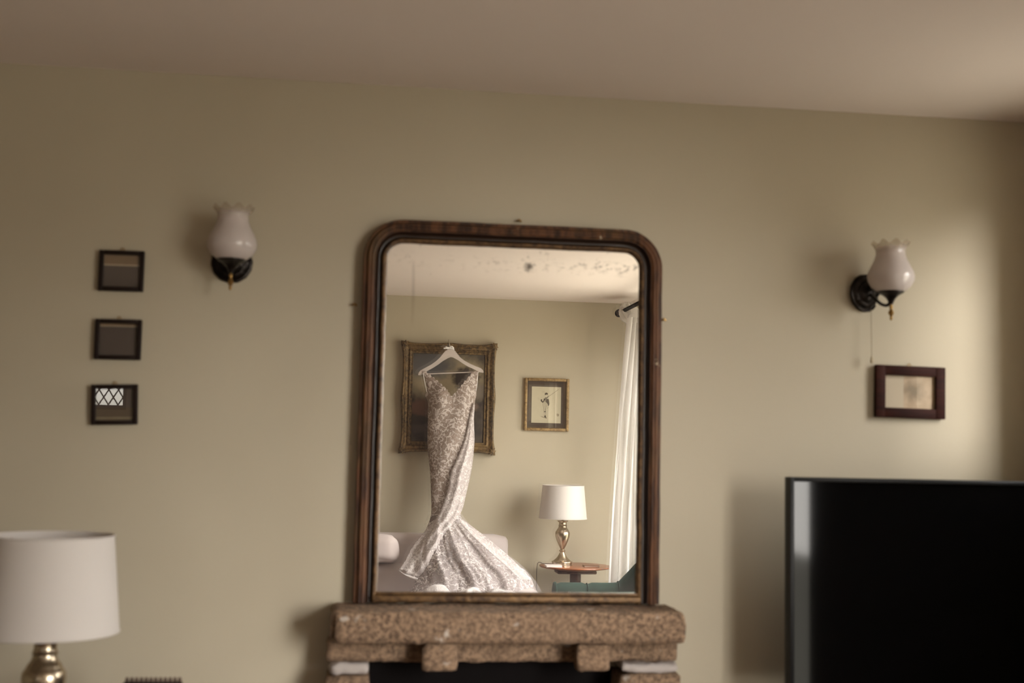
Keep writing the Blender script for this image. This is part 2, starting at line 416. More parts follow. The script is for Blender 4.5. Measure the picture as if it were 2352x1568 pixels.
MINKG = plain('grey_brown_ink_wash', (0.33, 0.28, 0.215), 0.8, bumps=0)
MPAPER = plain('cream_paper', (0.60, 0.545, 0.43), 0.8, var=0.05, bumps=0.05)
MMATB = plain('brown_mount_board', (0.075, 0.052, 0.042), 0.8, var=0.05, bumps=0.05)
MIRON = plain('soot_black_iron', (0.005, 0.004, 0.004), 0.9, spec=0.05)
MPLAS = plain('white_limewash_plaster', (0.36, 0.32, 0.295), 0.9, bumps=0.4)

# ------------------------------------------------------------------ the room
def struct(name, c, d, mat, bev=0): return tag(boxo(name, c, d, mat, None, bev), kind='structure')
T = 0.16
struct('floor', ((LEFT+WX)/2, BY/2, -0.05), (WX-LEFT+2*T, -BY+2*T, 0.1), MFLOOR)
struct('ceiling', ((LEFT+WX)/2, BY/2, CZ+0.05), (WX-LEFT+2*T, -BY+2*T, 0.1), MC)
struct('wall_front', ((LEFT+WX)/2, T/2, CZ/2), (WX-LEFT+2*T, T, CZ), MW)
struct('wall_left', (LEFT-T/2, BY/2, CZ/2), (T, -BY, CZ), MW)
def wall_with_holes(name, axis, pos, u0, u1, holes):
    bm = bmesh.new(); cells = []; u = u0
    for h0, h1, z0, z1 in holes: cells += [(u, h0, 0, CZ), (h0, h1, 0, z0), (h0, h1, z1, CZ)]; u = h1
    cells.append((u, u1, 0, CZ))
    for a, b, c, d in cells:
        if b-a < 1e-4: continue
        if axis == 'x': box(bm, (pos, (a+b)/2, (c+d)/2), (T, b-a, d-c))
        else: box(bm, ((a+b)/2, pos, (c+d)/2), (b-a, T, d-c))
    bmesh.ops.remove_doubles(bm, verts=bm.verts[:], dist=1e-5)
    return tag(obj(name, bm, MW, smooth=False), kind='structure')
wall_with_holes('wall_right', 'x', WX+T/2, BY, 0, [(WY0, WY1, WZ0, WZ1), (VY0, VY1, VZ0, VZ1)])
wall_with_holes('wall_back', 'y', BY-T/2, LEFT-T, WX+T, [(LX0, LX1, LZ0, LZ1)])
for nm, c, d in (('baseboard_front', (-2.12, -0.011, 0.08), (4.1, 0.02, 0.16)), ('baseboard_back', (-1.08, BY+0.011, 0.08), (6.2, 0.02, 0.16)),
                 ('baseboard_left', (LEFT+0.011, BY/2, 0.08), (0.02, 4.78, 0.16)), ('baseboard_right', (WX-0.011, BY/2, 0.08), (0.02, 4.78, 0.16))):
    struct(nm, c, d, MTRIM, 0.004)
# casement windows in the right wall
def casement(name, y0, y1, z0, z1, lights, transom):
    win = bpy.data.objects.new(name, None); COL.objects.link(win); win.location = (WX+0.09, (y0+y1)/2, z0); tag(win, kind='structure')
    WW, WH = y1-y0, z1-z0
    for i in range(lights+1):
        boxo('mullion', (0, -WW/2+WW*i/lights + (0.025 if i == 0 else -0.025 if i == lights else 0), WH/2), (0.05, 0.05, WH), MTRIM, win, 0.004)
    for z in ([0.025, WH*0.68, WH-0.025] if transom else [0.025, WH-0.025]): boxo('rail', (0.001, 0, z), (0.045, WW-0.06, 0.045), MTRIM, win, 0.004)
    boxo('window_sill', (-0.07, 0, -0.012), (0.16, WW+0.06, 0.024), MTRIM, win, 0.006)
    for i in range(lights): boxo('pane', (0.005, -WW/2+WW*(i+.5)/lights, WH/2), (0.004, WW/lights-0.04, WH-0.06), MPANE, win)
casement('window_1', WY0, WY1, WZ0, WZ1, 3, True)
casement('window_3', VY0, VY1, VZ0, VZ1, 1, False)
# leaded window in the back wall
lw = bpy.data.objects.new('window_2', None); COL.objects.link(lw); lw.location = ((LX0+LX1)/2, BY-0.07, LZ0); tag(lw, kind='structure')
LW, LH = LX1-LX0, LZ1-LZ0
for x in (-LW/2+0.015, LW/2-0.015): boxo('frame', (x, 0, LH/2), (0.03, 0.05, LH), MBLK, lw)
for z in (0.015, LH-0.015): boxo('frame', (0, 0, z), (LW-0.06, 0.05, 0.03), MBLK, lw)
boxo('pane', (0, -0.003, LH/2), (LW-0.05, 0.003, LH-0.05), MPANE, lw)
bm = bmesh.new(); hw, hh = LW/2-0.03, LH/2-0.03; sl = 1.6
for sg in (1, -1):
    for k in range(-14, 15):
        x0 = k*0.062; pts = []
        # line x = x0 + sg*(z)/sl, clipped to the frame
        z0 = max(-hh, min((-hw-x0)*sl*sg, (hw-x0)*sl*sg)); z1 = min(hh, max((-hw-x0)*sl*sg, (hw-x0)*sl*sg))
        if z1-z0 > 0.02: tube(bm, [(x0+sg*z0/sl, 0, LH/2+z0), (x0+sg*z1/sl, 0, LH/2+z1)], 0.005, 4)
tag(obj('lead_lattice', bm, MIRON, lw), kind='stuff')

# ------------------------------------------------------------------ fireplace
fp = thing('fireplace', (0.42, 0, 0), 'brown rough granite fireplace with projecting shelf under the big mirror', 'fireplace')
def rough_block(name, x0, x1, y0, y1, z0, z1, res=0.022, amp=0.006, bev=0.012, chips=0.0, mat=None, seed=0, shear=0.0):
    nx, ny, nz = [max(2, int((b-a)/res)) for a, b in ((x0, x1), (y0, y1), (z0, z1))]
    bm = bmesh.new(); r = bmesh.ops.create_cube(bm, size=1)
    def cut(axis, n):
        for i in range(1, n):
            co = [0, 0, 0]; no = [0, 0, 0]; co[axis] = -0.5+i/n; no[axis] = 1
            bmesh.ops.bisect_plane(bm, geom=bm.verts[:]+bm.edges[:]+bm.faces[:], plane_co=co, plane_no=no)
    cut(0, nx); cut(1, ny); cut(2, nz)
    d = Vector((x1-x0, y1-y0, z1-z0)); c = Vector(((x0+x1)/2, (y0+y1)/2, (z0+z1)/2))
    for v in bm.verts:
        p = Vector((v.co.x*d.x, v.co.y*d.y, v.co.z*d.z)); h = d/2
        # round the edges
        q = Vector([max(-(h[i]-bev), min(h[i]-bev, p[i])) for i in range(3)]); e = p-q
        if e.length > 1e-6: p = q + e.normalized()*bev
        n3 = noise.noise_vector((p+c+Vector((seed, 0, 0)))*28)+noise.noise_vector((p+c+Vector((seed, 3, 0)))*75)*0.6
        nrm = e.normalized() if e.length > 1e-6 else Vector((0, 0, 0))
        p += n3*amp*(0.4 if p.y+c.y > -0.01 else 1)
        if chips:
            k = noise.noise((p+c)*11+Vector((seed, 7, 1)))
            if k > 0.25 and e.length > bev*1.2: p -= nrm*chips*(k-0.25)*2.2
        p.x += shear*p.z
        p += c; p.y = min(p.y, -0.0015); v.co = p - Vector((0.42, 0, 0))
    return obj(name, bm, mat or MST, fp, sharp=0)
sx0 = W(759, 1450, -0.20).x; sx1 = W(1577, 1450, -0.20).x
rough_block('mantel_shelf', sx0, sx1, -0.20, 0, 0.945, 1.029, 0.014, 0.0045, 0.012, 0.02, seed=2)
rough_block('lintel', W(748, 1530, -0.15).x, W(1568, 1530, -0.15).x, -0.105, 0, 0.882, 0.944, 0.014, 0.004, 0.01, 0.02, seed=5)
for i, (a, b) in enumerate(((968, 1050), (1324, 1400))):
    rough_block('corbel', W(a, 1535, -0.175).x, W(b, 1535, -0.175).x, -0.185, -0.13, 0.872-0.0*i, 0.943, 0.012, 0.004, 0.008, 0.02, seed=9+i*3)
for i, (a, b, zt) in enumerate(((748, 850, 0.868), (1425, 1566, 0.872))):
    x0, x1 = W(a, 1540, -0.15).x, W(b, 1540, -0.15).x
    rough_block('plaster_joint', x0+0.01, x1-0.006, -0.142, 0, zt-0.010, 0.885, 0.010, 0.007, 0.008, mat=MPLAS, seed=20+i)
    z = zt-0.012
    for k in range(4):
        h = (0.22, 0.2, 0.23, 0.2)[k] if i == 0 else (0.2, 0.24, 0.19, 0.22)[k]
        h = min(h, z)
        rough_block('stone', x0, x1, -0.15, 0, z-h+0.004, z-0.002, 0.03, 0.004, 0.01, 0.01, seed=30+4*i+k); z -= h
bx0, bx1 = W(850, 1540, -0.15).x-0.42, W(1425, 1540, -0.15).x-0.42
boxo('firebox', ((bx0+bx1)/2, -0.012, 0.44), (bx1-bx0, 0.02, 0.87), MIRON, fp)
boxo('hearth', (0, -0.32, 0.011), (1.3, 0.60, 0.022), MST, fp, 0.006)

# ------------------------------------------------------------------ overmantel mirror
mz0 = 1.033
xL, xR = W(809, 1380, -0.05).x, W(1516, 1380, -0.05).x
zT = W(1180, 513, -0.055).z
mir = thing('overmantel_mirror', ((xL+xR)/2, 0, mz0), 'tall arched-corner mirror in a worn brown moulded frame on the mantel', 'mirror')
FW = 0.068; HWm = (xR-xL)/2; Hm = zT-mz0
def frame_path(off, rad):       # outline of the mirror frame at distance off inside the outer edge, bottom left to bottom right
    x1 = HWm-off; zt = Hm-off; r = max(0.012, rad-off); pts = [(-x1, 0)]
    for k in range(0, 24): pts.append((-x1, (zt-r)*(k+1)/24))
    for k in range(1, 15): a = PI-PI/2*k/14; pts.append((-x1+r+r*math.cos(a), zt-r+r*math.sin(a)))
    for k in range(1, 24): pts.append((-x1+r+(2*x1-2*r)*k/24, zt))
    for k in range(0, 15): a = PI/2-PI/2*k/14; pts.append((x1-r+r*math.cos(a), zt-r+r*math.sin(a)))
    for k in range(1, 25): pts.append((x1, (zt-r)*(1-k/24)))
    return pts
def moulding(name, prof, mat, rad=0.112, jig=0.0006):
    rows = []
    for o_, y_ in prof:
        rows.append([Vector((x, -y_ + 0*z, z)) for x, z in frame_path(o_, rad)])
    for r in rows:
        for i, p in enumerate(r):
            r[i] = p + noise.noise_vector(p*14)*jig*2 + noise.noise_vector(p*60)*jig
            r[i].y = min(r[i].y, -0.002)
    return grid(name, rows, mat, mir)
moulding('outer_moulding', [(0, 0.002), (0, 0.040), (0.002, 0.046), (0.005, 0.048), (0.008, 0.046), (0.0105, 0.048), (0.014, 0.056), (0.018, 0.060), (0.0215, 0.0585),
                            (0.0225, 0.0555), (0.0235, 0.0585), (0.028, 0.060), (0.032, 0.056), (0.034, 0.050), (0.036, 0.052)], MFR)
moulding('cove', [(0.036, 0.052), (0.037, 0.044), (0.041, 0.034), (0.046, 0.030), (0.051, 0.032), (0.0525, 0.036)], plain('dark_brown_cove', (0.022, 0.010, 0.005), 0.35))  # groove coloured darker than the mouldings beside it
MBEAD = gilt_mat('worn_gilt_bead', (0.035, 0.016, 0.007), (0.16, 0.088, 0.034))
moulding('sight_bead', [(0.0525, 0.036), (0.0535, 0.043), (0.057, 0.047), (0.061, 0.047), (0.064, 0.042), (0.0665, 0.034), (0.068, 0.026)], MBEAD)
boxo('bottom_rail', (0, -0.031, 0.0115), (2*(HWm-0.053), 0.040, 0.020), MBEAD, mir, 0.006, 3)
boxo('lower_lip', (0, -0.027, 0.0255), (2*(HWm-0.060), 0.034, 0.006), MBEAD, mir, 0.002)
# glass plate
gpts = frame_path(0.060, 0.112); bm = bmesh.new()
extrude_poly(bm, [(x, z+0.02 if z <= 0 else z) for x, z in gpts], GY, GY+0.004)
gl = obj('glass', bm, None, mir, smooth=False)
gl.data.materials.append(mirror_mat()); gl.data.materials.append(MBLK)
for p in gl.data.polygons: p.material_index = 0 if p.normal.y < -0.9 else 1
# the foxing map is laid out from the lower left corner of the glass
gl.data.transform(Matrix.Translation((HWm-0.060, 0, -0.02))); gl.location = (-(HWm-0.060), 0, 0.02)
boxo('backboard', (0, -0.013, Hm*0.47), (2*HWm-0.10, 0.018, Hm*0.9), MBLK, mir)
for px, py in ((814, 700), (1524, 735), (1192, 508)):   # small brass picture hooks and top clip
    p = W(px, py, -0.012)-mir.location
    bm = bmesh.new(); tube(bm, [(p.x-0.006, p.y, p.z), (p.x, p.y-0.004, p.z+0.003), (p.x+0.006, p.y, p.z-0.001)], 0.0035, 8)
    obj('hook', bm, MGB, mir)

# ------------------------------------------------------------------ small pictures on the front wall
def tube_ring(bm, c, R, r, n=14):
    tube(bm, [(c[0]+R*math.cos(2*PI*k/n), c[1], c[2]+R*math.sin(2*PI*k/n)) for k in range(n)], r, 6, closed=True)
def band_mat(name, bands, noise_amt=0.15, sc=18):
    """flat tone bands: bands = [(z_from, colour)] bottom to top, in the picture's own height"""
    t = NT(name); v = t.co(); s = t.sep(v)
    z = t.math('ADD', s[2], t.math('MULTIPLY', t.math('SUBTRACT', t.noise(v, 30, 3), 0.5), 0.002))
    c = bands[0][1]
    for z0, col in bands[1:]: c = t.mix(t.rng(z, z0-0.0008, z0+0.0008), c, col)
    c = t.mix(t.rng(t.noise(v, sc, 4), 0.35, 0.7, 0, noise_amt), c, (0.03, 0.02, 0.018))
    t.set(base=c, rough=0.6); return t.m
def small_picture(px0, py0, px1, py1, mat, label, fw=0.012, tilt=0.0, roll=0.0, fmat=MBLK, depth=0.016, group=None):
    a, b = W(px0, py0, -depth), W(px1, py1, -depth)
    w_, h_ = b.x-a.x, a.z-b.z
    root = thing('framed_picture', ((a.x+b.x)/2, -0.003, b.z), label, 'picture', group)
    root.rotation_euler = (tilt, roll, 0)
    for nm, c, d in (('frame_side', (-w_/2+fw/2, -depth/2, h_/2), (fw, depth, h_)), ('frame_side', (w_/2-fw/2, -depth/2, h_/2), (fw, depth, h_)),
                     ('frame_side', (0, -depth/2, fw/2), (w_-2*fw, depth, fw)), ('frame_side', (0, -depth/2, h_-fw/2), (w_-2*fw, depth, fw))):
        boxo(nm, c, d, fmat, root, 0.0022, 2)
    pr = boxo('print', (0, -0.0035, 0), (w_-2*fw+0.002, 0.003, h_-2*fw+0.002), mat, root); pr.location = (0, 0, h_/2)
    g = boxo('glass', (0, -depth*0.55, h_/2), (w_-2*fw+0.002, 0.0016, h_-2*fw+0.002), MPG, root)
    bm = bmesh.new(); tube_ring(bm, (0, -0.004, h_+0.0035), 0.0042, 0.0012); obj('hanging_ring', bm, MGB, root)
    return root
P1 = band_mat('banded_sheet_top', [(0, (0.085, 0.062, 0.055)), (0.015, (0.55, 0.45, 0.34)), (0.018, (0.22, 0.145, 0.085))])  # three sheets of plain tone bands parted by thin pale lines
P2 = band_mat('banded_sheet_middle', [(0, (0.085, 0.062, 0.058)), (0.036, (0.55, 0.45, 0.34)), (0.038, (0.20, 0.125, 0.07))])
P3 = band_mat('banded_sheet_lowest', [(0, (0.16, 0.12, 0.075)), (-0.037, (0.38, 0.30, 0.20)), (-0.035, (0.10, 0.068, 0.042)), (-0.008, (0.085, 0.062, 0.055))])
small_picture(229, 573, 328, 670, P1, 'small square black-framed picture, topmost of three, pale line across its middle', group=None, roll=math.radians(-0.4))
small_picture(219.5, 731, 322, 827, P2, 'small square black-framed picture, middle of three, pale line near its top', roll=math.radians(-0.4))
small_picture(213, 881, 315, 976, P3, 'small square black-framed picture, lowest of three, reflecting a leaded window', tilt=math.radians(1.5), roll=math.radians(-1.9))
def sepia_mat():
    t = NT('sepia_photograph'); v = t.co()
    c = t.mix(t.rng(t.noise(v, 30, 4), 0.3, 0.7), (0.40, 0.29, 0.20), (0.52, 0.39, 0.28))
    c = t.mix(blob(t, v, (0.014, 0.004), (0.030, 0.024), 0.7, 0.045, 45), c, (0.22, 0.16, 0.105))
    s = t.sep(v); c = t.mix(t.rng(s[0], -0.017, -0.019), c, (0.50, 0.42, 0.33))
    t.set(base=c, rough=0.55); return t.m
small_picture(2011, 838, 2171, 962, sepia_mat(), 'wide dark mahogany frame round a small sepia photograph beneath the right wall lamp', fw=0.029, fmat=MMAH, depth=0.018, roll=math.radians(0.8))

# ------------------------------------------------------------------ wall lamps
def sconce(cx, cy, rz, label, cord):
    c = W(cx, cy, -0.01)
    root = thing('wall_lamp', (c.x, 0, c.z), label, 'lamp', None, rz if not cord else rz)
    R = Matrix.Rotation(PI/2, 4, 'X')
    bm = bmesh.new()
    lathe(bm, [(0, 0.001), (0.055, 0.001), (0.057, 0.005), (0.055, 0.009), (0.050, 0.011), (0.047, 0.009), (0.040, 0.016), (0.034, 0.018), (0.031, 0.016), (0.024, 0.022), (0.014, 0.027), (0, 0.028)], 40,
          fn=lambda r, z, a: (r*(1+0.012*math.sin(14*a) if r > 0.03 else r and 1), z+0.0012*math.sin(14*a)*(r > 0.035 and r < 0.05)))
    bmesh.ops.transform(bm, matrix=R, verts=bm.verts)
    obj('backplate', bm, MBRZ, root)
    ay = -0.115
    tubeo('arm', [(0, -0.024, -0.004), (0, -0.045, -0.020), (0, -0.075, -0.040), (0, -0.100, -0.045), (0, ay, -0.034)], 0.0048, MBRZ, root, 10, 6)
    tubeo('scroll', [(0, -0.022, 0.012), (0, -0.045, 0.026), (0, -0.068, 0.012), (0, -0.062, -0.012), (0, -0.048, -0.012)], lambda t: 0.0036*(1-0.4*t), MBRZ, root, 8, 5)
    bm = bmesh.new()
    lathe(bm, [(0, -0.045), (0.006, -0.044), (0.0075, -0.038), (0.013, -0.028), (0.022, -0.019), (0.034, -0.012), (0.0375, -0.010), (0.0375, -0.007), (0.030, -0.008), (0, -0.010)], 32, (0, ay, 0))
    obj('cup', bm, MBRZ, root)
    bm = bmesh.new()
    lathe(bm, [(0, -0.092), (0.003, -0.089), (0.0045, -0.083), (0.003, -0.079), (0.006, -0.075), (0.0085, -0.069), (0.0055, -0.062), (0.0035, -0.059), (0.005, -0.055), (0.005, -0.050), (0.003, -0.044), (0, -0.043)], 20, (0, ay, 0))
    obj('finial', bm, MGB, root)
    bm = bmesh.new()
    prof = [(0.026, 0.0), (0.040, 0.005), (0.054, 0.016), (0.0625, 0.031), (0.0645, 0.043), (0.062, 0.056), (0.054, 0.073), (0.045, 0.090), (0.0395, 0.106), (0.0385, 0.118), (0.0410, 0.128), (0.0470, 0.138), (0.0520, 0.143)]
    def crimp(r, z, a):
        k = max(0, (z-0.110)/0.033)
        return r*(1+0.045*k*math.sin(9*a)), z + 0.006*k*math.sin(9*a+0.7)
    lathe(bm, [(a, b) for a, b in prof], 90, (0, 0, 0), crimp, close=False)
    g = obj('glass_shade', bm, MOP, root, sharp=0); g.location = (0, ay, -0.008)
    s = g.modifiers.new('thickness', 'SOLIDIFY'); s.thickness = 0.0025
    if cord:
        tubeo('pull_cord', [(0.0, -0.030, -0.050), (0.001, -0.030, -0.12), (0.0015, -0.030, -0.190)], 0.0009, plain('dull_cord', (0.26, 0.21, 0.14), 0.8, bumps=0), root, 6)
        bm = bmesh.new(); lathe(bm, [(0, -0.212), (0.0040, -0.210), (0.0046, -0.203), (0.003, -0.194), (0.0014, -0.188), (0, -0.188)], 14, (0.0015, -0.030, 0)); obj('pull_weight', bm, plain('worn_pull', (0.35, 0.29, 0.18), 0.6, bumps=0), root)
    return root
sconce(532, 603, math.radians(5), 'wall lamp with tulip glass shade between the three little pictures and the mirror', False)
sconce(1988, 673, math.radians(17), 'wall lamp with tulip glass shade and pull cord, above the mahogany framed photograph', True)

# ------------------------------------------------------------------ brass table lamps
def table_lamp(loc, label, rz=0.0, shade_r=1.0, rows=None):
    root = thing('table_lamp', loc, label, 'lamp', None, rz)
    k = 0.00058
    prof = [(0, 0), (118, 0), (118, 8), (114, 12), (114, 34), (118, 38), (116, 46), (100, 52), (92, 60), (70, 78), (52, 100), (40, 122), (30, 140), (26, 150), (34, 158), (36, 166), (28, 174), (22, 182),
            (30, 200), (46, 232), (66, 276), (80, 320), (83, 350), (81, 372), (70, 388), (66, 394), (64, 402), (56, 410), (48, 424), (45, 440), (50, 446), (45, 452), (42, 470), (44, 482), (60, 494), (62, 500), (40, 504), (0, 505)]
    bm = bmesh.new(); lathe(bm, [(r*k, z*k) for r, z in prof], 56)
    obj('base', bm, MBR, root)
    z0 = 505*k
    bm = bmesh.new(); lathe(bm, [(0, z0), (0.008, z0), (0.008, z0+0.02), (0.015, z0+0.024), (0.015, z0+0.07), (0, z0+0.07)], 20); obj('bulb_holder', bm, MBR, root)
    bm = bmesh.new(); lathe(bm, [(0.010, z0+0.07), (0.014, z0+0.08), (0.027, z0+0.11), (0.029, z0+0.13), (0.02, z0+0.15), (0, z0+0.158)], 20); obj('bulb', bm, plain('frosted_bulb', (0.8, 0.78, 0.74), 0.3), root)
    zs = z0+0.012; H = 0.214; r0, r1 = 0.157*shade_r, 0.137*shade_r
    bm = bmesh.new(); lathe(bm, [(r0, zs), (r0, zs+0.003), (r0+(r1-r0)*0.5, zs+H/2), (r1, zs+H-0.003), (r1, zs+H)], 72, close=False)
    sh = obj('lamp_shade', bm, MSH, root, sharp=0); s = sh.modifiers.new('thickness', 'SOLIDIFY'); s.thickness = 0.0024; s.offset = -1
    for r, z in ((r0, zs), (r1, zs+H)):
        bm = bmesh.new(); tube(bm, [(r*math.cos(2*PI*i/48), r*math.sin(2*PI*i/48), z) for i in range(48)], 0.0022, 6, True); obj('trim', bm, MSH, sh)
    bm = bmesh.new()
    for i in range(3):
        a = 2*PI*i/3+0.4; tube(bm, [(0.012*math.cos(a), 0.012*math.sin(a), zs+0.06), (r1*math.cos(a)*0.99, r1*math.sin(a)*0.99, zs+H-0.012)], 0.0012, 6)
    obj('shade_carrier', bm, MBR, root)
    return root
table_lamp((W(106, 1457, -0.55).x, -0.55, 0.722), 'brass table lamp with cream drum shade at the lower left, nearest the viewer')
def side_table(loc, w_, d_, h_, label):
    r = thing('side_table', loc, label, 'table')
    boxo('tabletop', (0, 0, h_-0.0125), (w_, d_, 0.025), MMAH, r, 0.005)
    boxo('apron', (0, 0, h_-0.065), (w_-0.08, d_-0.08, 0.08), MMAH, r, 0.003)
    for sx in (-1, 1):
        for sy in (-1, 1):
            bm = bmesh.new(); lathe(bm, [(0.012, 0), (0.018, 0.03), (0.014, 0.06), (0.022, 0.3), (0.024, h_-0.14), (0.02, h_-0.026), (0, h_-0.026)], 16, (sx*(w_/2-0.05), sy*(d_/2-0.05), 0)); obj('leg', bm, MMAH, r)
    return r
side_table((-0.70, -0.52, 0), 0.86, 0.46, 0.722, 'dark side table under the brass lamp, below the edge of the picture')
# carved box beside the lamp
bx = thing('carved_box', (W(345, 1560, -0.50).x, -0.50, 0.722), 'dark carved wooden box at the bottom edge, right of the near lamp', 'box')
bz = W(345, 1559, -0.50).z-0.722
boxo('body', (0, 0, (bz-0.03)/2), (0.126, 0.10, bz-0.03), MMAH, bx, 0.004)
boxo('lid', (0, 0, bz-0.022), (0.134, 0.108, 0.016), MMAH, bx, 0.004)
bm = bmesh.new()
for i in range(12): box(bm, (-0.060+i*0.0109, -0.049, bz-0.010), (0.008, 0.008, 0.010), 0.002, 1)
for i in range(12): box(bm, (-0.060+i*0.0109, 0.049, bz-0.010), (0.008, 0.008, 0.010), 0.002, 1)
tag(obj('carved_gallery', bm, plain('speckled_carving', (0.10, 0.062, 0.045), 0.7, var=0.6, sc=160), bx), kind='stuff')
boxo('pale_corner', (0.0635, -0.04, bz-0.012), (0.006, 0.014, 0.012), plain('ivory', (0.6, 0.52, 0.46), 0.5), bx)

# ------------------------------------------------------------------ television and cabinet
p = W(1813, 1095, -0.26)
TVW, TVH = 0.84, 0.57
tv = thing('television', (p.x, -0.26, p.z-TVH), 'large black flat television cutting into the lower right corner', 'television')
boxo('casing', (TVW/2, 0.022, TVH/2), (TVW, 0.035, TVH), MBLACK, tv, 0.004)
for c, d in (((0.006, -0.001, TVH/2), (0.012, 0.012, TVH)), ((TVW-0.006, -0.001, TVH/2), (0.012, 0.012, TVH)), ((TVW/2, -0.001, TVH-0.006), (TVW-0.024, 0.012, 0.012)), ((TVW/2, -0.001, 0.010), (TVW-0.024, 0.012, 0.020))):
    boxo('bezel', c, d, MBLACK, tv, 0.002)
tb = NT('black_glass_screen'); tb.set(base=(0.0012, 0.0012, 0.0014), rough=0.05, spec=0.13)
boxo('screen', (TVW/2, 0.002, TVH/2+0.004), (TVW-0.022, 0.004, TVH-0.028), tb.m, tv)
boxo('neck', (TVW/2, 0.02, -0.03), (0.10, 0.03, 0.07), MBLACK, tv, 0.004)
boxo('foot', (TVW/2, 0.0, -0.063), (0.40, 0.22, 0.012), MBLACK, tv, 0.005)
cz = tv.location.z-0.069
cab = thing('television_cabinet', (1.56, -0.27, 0), 'dark wood cabinet holding up the black television, below the picture edge', 'cabinet')
boxo('body', (0, 0, cz/2), (0.86, 0.46, cz-0.02), MMAH, cab, 0.004)
boxo('top', (0, 0, cz-0.0105), (0.90, 0.50, 0.02), MMAH, cab, 0.004)
for sx in (-1, 1):
    dr = boxo('door', (sx*0.21, -0.236, cz/2), (0.40, 0.014, cz-0.12), MMAH, cab, 0.003)
    bm = bmesh.new(); lathe(bm, [(0, 0), (0.006, 0), (0.006, 0.01), (0.011, 0.016), (0.008, 0.022), (0, 0.024)], 16); bmesh.ops.transform(bm, matrix=Matrix.Translation((sx*0.04, -0.243, cz*0.55)) @ Matrix.Rotation(PI/2, 4, 'X'), verts=bm.verts)
    obj('knob', bm, MGB, dr)

# ================================================================== the far end of the room, seen in the mirror
# ------------------------------------------------------------------ oil painting
pa, pb = M(921, 779, -4.79), M(1140, 1047, -4.79)
PX, PZ = (pa.x+pb.x)/2, (pa.z+pb.z)/2; PW, PH = (pb.x-pa.x)/2-0.004, (pa.z-pb.z)/2-0.004
pt = thing('oil_painting', (PX, BY, PZ-PH), 'large dark landscape painting in a carved gilt frame behind the wedding dress', 'painting')
PFW = 0.083
def swept(off, hx, hz, amp):    # closed outline with flared corners and centres
    pts = []; N = 40
    x1, z1 = hx-off, hz-off
    def bulge(u): return amp*(0.55*math.cos(2*PI*u)**4*(1 if abs(u-0.5) < 0.45 or True else 0) + 0.45*max(0, math.cos(2*PI*u))**8)
    for k in range(N): u = k/N; pts.append((-x1+2*x1*u, z1+bulge(u)-amp))
    for k in range(N): u = k/N; pts.append((x1+bulge(u)-amp, z1-2*z1*u))
    for k in range(N): u = k/N; pts.append((x1-2*x1*u, -z1-bulge(u)+amp))
    for k in range(N): u = k/N; pts.append((-x1-bulge(u)+amp, -z1+2*z1*u))
    return pts
rows = []
for off, h, amp in [(0, 0.004, 0.015), (0, 0.035, 0.015), (0.004, 0.050, 0.015), (0.010, 0.058, 0.013), (0.018, 0.060, 0.008), (0.026, 0.052, 0.003), (0.036, 0.042, 0.001), (0.048, 0.036, 0),
                    (0.056, 0.037, 0), (0.058, 0.042, 0), (0.062, 0.044, 0), (0.066, 0.042, 0), (0.068, 0.034, 0), (0.078, 0.028, 0), (0.080, 0.031, 0), (0.083, 0.028, 0), (0.084, 0.016, 0)]:
    ring = swept(off, PW, PH, amp); ring.append(ring[0])
    rows.append([Vector((x, h+0.0022*noise.noise(Vector((x*45, z*45, off*60)))*(off < 0.04), z+PH)) for x, z in ring])
grid('gilt_frame', rows, MG, pt)
cvs = boxo('canvas', (0, 0, 0), (2*(PW-PFW)+0.006, 0.012, 2*(PH-PFW)+0.006), canvas_mat(), pt); cvs.location = (0, 0.016, PH)
def leaf(bm, base, ang, L, wd, h):
    """carved leaf lying on the frame"""
    ca, sa = math.cos(ang), math.sin(ang)
    n = 6; l = []; r = []; m = []
    for i in range(n+1):
        t = i/n; ww = wd*math.sin(PI*min(1, t*0.92+0.08))**0.7*(1-0.25*t); x = L*t
        for arr, s_, hh in ((l, 1, 0), (m, 0, h), (r, -1, 0)):
            u, v_ = x, s_*ww
            arr.append(bm.verts.new((base[0]+u*ca-v_*sa, base[1]+hh*math.sin(PI*(0.15+0.8*t)), base[2]+u*sa+v_*ca)))
    for i in range(n):
        bm.faces.new((l[i], l[i+1], m[i+1], m[i])); bm.faces.new((m[i], m[i+1], r[i+1], r[i]))
    bm.faces.new([l[n], r[n], m[n]])
for sx in (-1, 1):
    for sz in (-1, 1):
        bm = bmesh.new(); cx_, cz_ = sx*(PW-0.020), PH+sz*(PH-0.020)
        for k in range(7):
            a = math.atan2(-sz, -sx) + (k-3)*0.62
            leaf(bm, (cx_, 0.056, cz_), a, 0.034 if k % 2 else 0.026, 0.007, 0.010)
        lathe(bm, [(0.011, 0), (0.010, 0.006), (0.005, 0.010), (0, 0.011)], 12)
        for v in bm.verts:
            if abs(v.co.x) < 0.012 and abs(v.co.y) < 0.012 and -0.001 < v.co.z < 0.012: v.co = Vector((cx_+v.co.x, 0.056+v.co.z, cz_+v.co.y))
        obj('corner_ornament', bm, MG, pt, sharp=0)
for x, z, a in ((-PW+0.018, PH, 0), (PW-0.018, PH, PI), (0, 2*PH-0.018, -PI/2), (0, 0.018, PI/2)):
    bm = bmesh.new()
    for k in range(5): leaf(bm, (x, 0.056, z), a+(k-2)*0.75, 0.030, 0.006, 0.009)
    obj('centre_ornament', bm, MG, pt, sharp=0)

